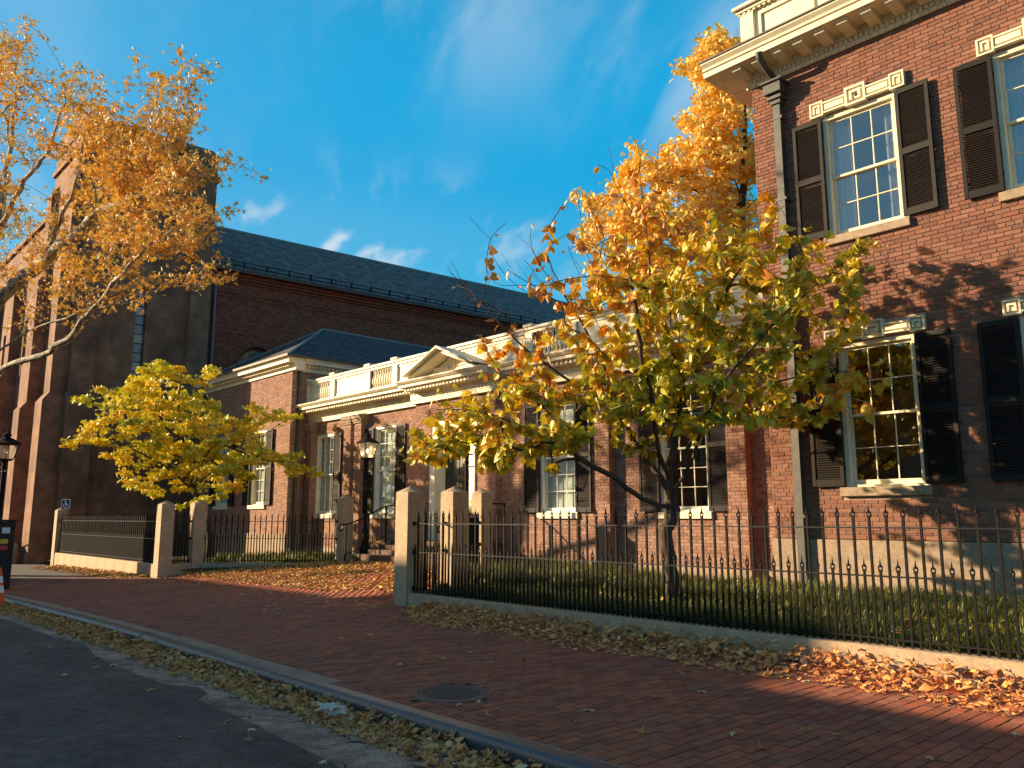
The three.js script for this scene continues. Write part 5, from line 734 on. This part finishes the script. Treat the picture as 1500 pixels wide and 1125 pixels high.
// ================================================================== fallen leaves
{
  const pal = [[0.66, 0.26, 0.075], [0.74, 0.32, 0.10], [0.55, 0.20, 0.06], [0.78, 0.35, 0.10], [0.42, 0.145, 0.05], [0.82, 0.47, 0.22], [0.70, 0.25, 0.06]].map(c => C(...c)), geos = [lobedA, curledA, curledB, lobedB];
  const drift = (label, n, fn, seed, size, tint = pal) => {
    const q = rng(seed), it = geos.map(() => []); for (let i = 0; i < n; i++) { const s = fn(q); if (!s) continue; const e = new THREE.Euler(-Math.PI / 2 + (q() - 0.5) * s[3], (q() - 0.5) * s[3], q() * 6.28, 'YXZ'); e.y = q() * 6.28; e.z = (q() - 0.5) * s[3]; const k = size * (0.55 + 0.85 * q() * q() + 0.15 * q()); it[Math.floor(q() * 4)].push({ m: new THREE.Matrix4().compose(V(s[0], s[1], s[2]), new THREE.Quaternion().setFromEuler(e), V(k, k, k)), c: Math.floor(q() * q() * 1.3 * tint.length) % tint.length }); }
    const g = new THREE.Group(); g.name = numbered('leaf_litter'); g.userData = { kind: 'stuff', label, category: 'leaves' }; scene.add(g); it.forEach((l, k) => { if (!l.length) return; const im = new THREE.InstancedMesh(geos[k], dryMat, l.length); im.name = 'dry_leaves'; im.userData.kind = 'stuff'; l.forEach((e, i) => { im.setMatrixAt(i, e.m); im.setColorAt(i, tint[e.c]); }); g.add(im); });
  };
  // against the fence plinth
  drift('drift of dry brown leaves along the granite plinth of the long iron fence', 4000, q => { const x = -11.0 + q() * 11.5, edge = 0.32 + 0.62 * smooth(-11.2, -9.4, x) + 0.35 * (fbm(x * 1.4 + 20, 3, 4096, 3, 3) - 0.5), t = Math.pow(q(), 1.25) * edge * 1.25, z = -8.28 + t; const h = 0.16 * Math.max(0, 1 - t / edge); return [x, 0.135 + h * q(), z, 1.5 * (h > 0.03 ? 1 : 0.6)]; }, 31, 0.092);
  // gutter
  drift('drift of dry brown leaves in the gutter below the kerb', 8200, q => { const x = -30 + q() * 29, edge = 0.40 + 0.22 * (fbm(x * 1.7 + 50, 8, 4096, 3, 3) - 0.5), t = Math.pow(q(), 1.15) * edge, h = 0.085 * Math.max(0, 1 - t / edge); return [x, gh(x) + 0.014 + h * q(), -3.8 + t, 1.3]; }, 32, 0.085);
  // forecourt
  const bright = [[0.52, 0.27, 0.06], [0.58, 0.34, 0.08], [0.44, 0.21, 0.05], [0.60, 0.40, 0.14], [0.5, 0.2, 0.04]].map(c => C(...c));
  drift('carpet of orange leaves on the bricks of the forecourt', 7500, q => { const z = -8.7 - q() * 3.6, x = -22.9 + q() * 10.6, lim = Math.max(0, (-9.4 - z)); if (x < -23 + lim || x > -11.95 - lim) return null; const thin = fbm(x * 0.7 + 7, z * 0.7 + 9, 4096, 19, 3) + 0.25 * smooth(-12.5, -17, x); if (q() > smooth(0.38, 0.58, thin)) return null; return [x, courtY(x, z) + 0.012 + 0.05 * q() * q(), z, 1.1]; }, 33, 0.115, bright);
  drift('orange leaves along the pale plinth beside the church tower', 1500, q => { const x = -33 + q() * 9.2, t = Math.pow(q(), 1.6) * 0.9; return [x, 0.12 + gh(x) + 0.014 + 0.06 * q() * (1 - t), -8.27 + t, 1.2]; }, 34, 0.115, bright);
  drift('thin scatter of leaves before the forecourt', 420, q => { const x = -22 + q() * 12, t = q() * q() * 2.6; return [x, 0.134 + gh(x), -8.35 + t, 0.5]; }, 35, 0.10, bright);
  drift('dry leaves caught among the grass of the planting bed', 420, q => { const x = -11.2 + q() * 11.5, z = -8.7 - q() * 3.6; return [x, (z < -10 ? 0.38 : 0.27) + 0.1 + 0.16 * q(), z, 1.8]; }, 36, 0.10, bright);
  // single leaves one can count on the bricks and on the road
  const q = rng(41), mats = [[0.58, 0.30, 0.11], [0.50, 0.21, 0.06], [0.72, 0.48, 0.23], [0.40, 0.16, 0.05]].map(c => { const m = dryMat.clone(); m.color = C(...c); return m; });
  const single = (px, py, y, on, i) => { const p0 = at(px, py, 1).sub(camera.position), t = (y - EYE) / p0.y; const p = camera.position.clone().addScaledVector(p0, t); const o = new THREE.Mesh(geos[i % 2 ? 0 : 3], mats[i % 4]); o.name = numbered('fallen_leaf'); const s = 0.085 + 0.05 * q(); o.scale.setScalar(s); o.position.set(p.x, y + 0.016, p.z); o.rotation.set(-Math.PI / 2 + (q() - 0.5) * 0.5, (q() - 0.5) * 0.5, q() * 6.28); tag(o, on ? 'single fallen leaf lying on the open brick sidewalk' : 'single fallen leaf lying on the dark asphalt', 'leaf', on ? 'fallen leaves on the sidewalk' : 'fallen leaves on the road'); scene.add(o); };
  [[652, 964], [620, 970], [590, 975], [628, 979], [692, 957], [730, 960], [715, 972], [766, 972], [674, 1036], [717, 1052], [705, 1030], [745, 1022], [633, 1018], [950, 1023], [1028, 1016], [1174, 1070], [1178, 1068], [1230, 1080], [1078, 1078], [1120, 1101], [1355, 1112], [936, 1077], [860, 1043], [842, 1058], [442, 975], [480, 962], [540, 930], [585, 948], [228, 882], [330, 902], [390, 895], [455, 915], [500, 935], [560, 918], [150, 880], [1010, 985], [995, 986], [1090, 998], [1480, 1076], [1292, 1003], [430, 905], [310, 880]].forEach(([x, y], i) => single(x, y, 0.12, true, i));
  [[70, 983], [73, 948], [101, 950], [37, 956], [138, 981], [98, 988], [120, 994], [148, 963], [215, 1012], [367, 1069], [364, 1089], [268, 1082], [325, 1063], [163, 975], [82, 948], [285, 995], [262, 991], [480, 1118]].forEach(([x, y], i) => single(x, y, 0.006, false, i + 1));
}
// ================================================================== lamps
function lamp(label, x, z, yb, h, lit) {
  const L = thing('lamp_post', label, 'lamp', [x, yb, z]); bases.delete(L);
  mesh('post', lathe([[0.15, 0], [0.15, 0.25], [0.11, 0.3], [0.10, 0.7], [0.06, 0.8], [0.045, 0.9], [0.04, h - 0.25], [0.06, h - 0.2], [0.035, h - 0.12], [0.07, h]], 12), MAT.iron, L);
  mesh('ladder_bar', [bar(V(-0.28, h - 0.3, 0), V(0.28, h - 0.3, 0), 0.014)], MAT.iron, L);
  const b = 0.12, t = 0.21, y0 = h + 0.02, y1 = h + 0.44; const fr = part('lantern', L), P = (s, r, y) => V(s[0] * r, y, s[1] * r), S = [[-1, -1], [1, -1], [1, 1], [-1, 1]];
  mesh('lantern_frame', [...S.map(s => bar(P(s, b, y0), P(s, t, y1), 0.013, 5)), ...S.flatMap((s, i) => [bar(P(s, t, y1), P(S[(i + 1) % 4], t, y1), 0.018, 5), bar(P(s, b, y0), P(S[(i + 1) % 4], b, y0), 0.015, 5)]), bx(-b, b, y0 - 0.03, y0, -b, b)], MAT.iron, fr);
  S.forEach((s, i) => { const n = S[(i + 1) % 4]; mesh('pane', quad(P(s, b - 0.005, y0), P(n, b - 0.005, y0), P(n, t - 0.005, y1), P(s, t - 0.005, y1)), MAT.lampGlass, fr); });
  const roof = new THREE.CylinderGeometry(0.07, (t + 0.04) * 1.414, 0.17, 4); roof.rotateY(Math.PI / 4); roof.translate(0, y1 + 0.09, 0); mesh('lantern_roof', [roof, cyl(0.06, 0.09, 0.07, 8, 0, y1 + 0.175, 0), cyl(0.1, 0.02, 0.05, 8, 0, y1 + 0.245, 0), cyl(0.015, 0.004, 0.12, 6, 0, y1 + 0.29, 0)], MAT.iron, fr);
  const bulb = new THREE.SphereGeometry(0.035, 10, 8); bulb.scale(1, 1.5, 1); bulb.translate(0, y0 + 0.2, 0);
  if (lit) { mesh('bulb', bulb, new THREE.MeshStandardMaterial({ color: C(1, 0.8, 0.5), emissive: C(1, 0.62, 0.22), emissiveIntensity: 6 }), fr); const pl = new THREE.PointLight(C(1, 0.7, 0.35), 1.2, 0, 2); pl.position.set(0, y0 + 0.2, 0); pl.castShadow = true; pl.shadow.radius = 2; L.add(pl); } else mesh('bulb', bulb, MAT.lampGlass, fr);
  mesh('bulb_holder', cyl(0.02, 0.015, 0.14, 6, 0, y0, 0), MAT.iron, fr); return L;
}
lamp('black iron lamp post with a lit lantern left of the front steps', LWX - 2.2, -12.62, 0.5, 2.75, true);
lamp('black iron lamp post with a lit lantern right of the front steps, partly behind leaves', LWX + 2.2, -12.62, 0.5, 2.62, true);
{ const L = lamp('unlit tall street lamp with a large lantern in front of the church tower', -25.3, -4.85, -0.02, 3.15, false); L.scale.set(1.3, 1, 1.3); }
// ================================================================== traffic cone, sign, litter
{
  const c = thing('traffic_cone', 'orange traffic cone with white bands standing in the gutter by the kerb', 'traffic cone', [-18.35, -0.08, -3.62]); bases.delete(c);
  mesh('cone_base', chbox(-0.19, 0.19, 0, 0.035, -0.19, 0.19, 0.01), MAT.rubber, c); const f = (y0, y1) => { const r = y => 0.145 - 0.115 * (y - 0.035) / 0.70; return lathe([[r(y0), y0], [r(y1), y1]], 20); };
  mesh('cone_body', [f(0.035, 0.27), f(0.40, 0.46), f(0.58, 0.735), cyl(0.03, 0.03, 0.004, 16, 0, 0.733, 0)], MAT.orange, c); mesh('white_band', f(0.27, 0.40), MAT.bandWhite, c); mesh('white_band', f(0.46, 0.58), MAT.bandWhite, c);
}
{ // blue accessibility sign
  const s = thing('accessibility_sign', 'small blue wheelchair access sign on a thin pole by the church tower', 'sign', [-34.4, -0.28, -8.75]); bases.delete(s);
  const n = 128, cv = document.createElement('canvas'); cv.width = cv.height = n; const g = cv.getContext('2d'); g.fillStyle = '#123a78'; g.fillRect(0, 0, n, n); g.strokeStyle = '#ffffff'; g.fillStyle = '#ffffff'; g.lineWidth = 7; g.strokeRect(5, 5, n - 10, n - 10);
  g.beginPath(); g.arc(56, 28, 9, 0, 7); g.fill(); g.lineWidth = 10; g.beginPath(); g.moveTo(57, 40); g.lineTo(60, 72); g.lineTo(84, 72); g.lineTo(96, 98); g.stroke(); g.beginPath(); g.moveTo(58, 54); g.lineTo(80, 54); g.stroke(); g.lineWidth = 8; g.beginPath(); g.arc(58, 82, 24, -2.4, 1.1, true); g.stroke();
  const t = new THREE.CanvasTexture(cv); t.colorSpace = THREE.SRGBColorSpace; const fg = new THREE.PlaneGeometry(0.36, 0.36); fg.translate(0, 2.4, 0.022); fg.userData.ready = true;
  const face = new THREE.Mesh(fg, new THREE.MeshStandardMaterial({ map: t, roughness: 0.4 })); face.name = 'sign_face'; s.add(face); mesh('sign_plate', chbox(-0.185, 0.185, 2.215, 2.585, 0.0, 0.02, 0.004), MAT.lead, s); mesh('sign_pole', cyl(0.025, 0.025, 2.6, 8), MAT.lead, s); s.rotation.y = 0.7;
}
{ // crumpled pale wrapper in the gutter leaves
  const g = new THREE.IcosahedronGeometry(1, 4), p = g.attributes.position; for (let i = 0; i < p.count; i++) { const x = p.getX(i), y = p.getY(i), z = p.getZ(i), k = 0.45 + 1.7 * Math.abs(fbm(x * 2.6 + z + 8, y * 2.6 + z * 2.1 + 8, 4096, 23, 3) - 0.5) * 2; p.setXYZ(i, x * 0.12 * k, y * 0.04 * k, z * 0.065 * k); } g.computeVertexNormals();
  const o = mesh('crumpled_wrapper', [g], std(C(0.74, 0.56, 0.45), 0.7, T.paint)); o.position.set(-6.02, 0.09, -3.60); o.rotation.y = 0.25; tag(o, 'crumpled pale plastic wrapper lying in the gutter leaves', 'litter');
}
{ // iron gate and stone bases at the foot of the tower
  const G = thing('churchyard_railing', 'dark wrought iron railing with short stone piers before the church', 'railing', [-37.2, -0.35, -7.6]); bases.delete(G); G.rotation.y = 0;
  for (let i = 0; i < 4; i++) { mesh('stone_pier', chbox(-i * 1.3 - 0.22, -i * 1.3 + 0.22, 0, 0.95, -0.22, 0.22, 0.03), MAT.stoneBase, G); mesh('iron_post', bx(-i * 1.3 - 0.65 - 0.05, -i * 1.3 - 0.65 + 0.05, 0, 1.25, -0.05, 0.05), MAT.iron, G); } mesh('railing_bar', [new THREE.TubeGeometry(new THREE.CatmullRomCurve3([V(0.4, 1.2, 0.1), V(-1, 1.05, 0.1), V(-2.4, 1.2, 0.1), V(-4.4, 0.9, 0.1)]), 30, 0.03, 6), new THREE.TubeGeometry(new THREE.CatmullRomCurve3([V(0.3, 0.35, 0.12), V(-1.5, 0.12, 0.12), V(-3, 0.5, 0.12), V(-4.4, 0.3, 0.12)]), 30, 0.025, 6)], MAT.iron, G);
}

{ // dark service cabinet with stickers at the kerb
  const u = thing('utility_cabinet', 'dark metal utility cabinet with small stickers beside the traffic cone', 'cabinet', [-21.9, 0.0, -4.3]); bases.delete(u);
  mesh('cabinet_body', chbox(-0.22, 0.22, 0, 1.5, -0.2, 0.2, 0.02), MAT.ironDull, u); mesh('cabinet_lid', chbox(-0.25, 0.25, 1.503, 1.56, -0.23, 0.23, 0.015), MAT.ironDull, u); mesh('cabinet_door', chbox(-0.17, 0.17, 0.15, 1.4, 0.2, 0.212, 0.004), MAT.ironDull, u);
  mesh('sticker', bx(0.222, 0.224, 1.25, 1.38, -0.1, 0.06), MAT.bandWhite, u); mesh('sticker', bx(0.222, 0.224, 1.02, 1.12, -0.08, 0.08), std(C(0.75, 0.45, 0.03), 0.6), u); mesh('sticker', bx(0.222, 0.224, 0.88, 0.98, -0.08, 0.08), std(C(0.6, 0.04, 0.03), 0.6), u);
}
scene.traverse(o => { if (o.isMesh) { o.castShadow = true; o.receiveShadow = true; } });
renderer.render(scene, camera);
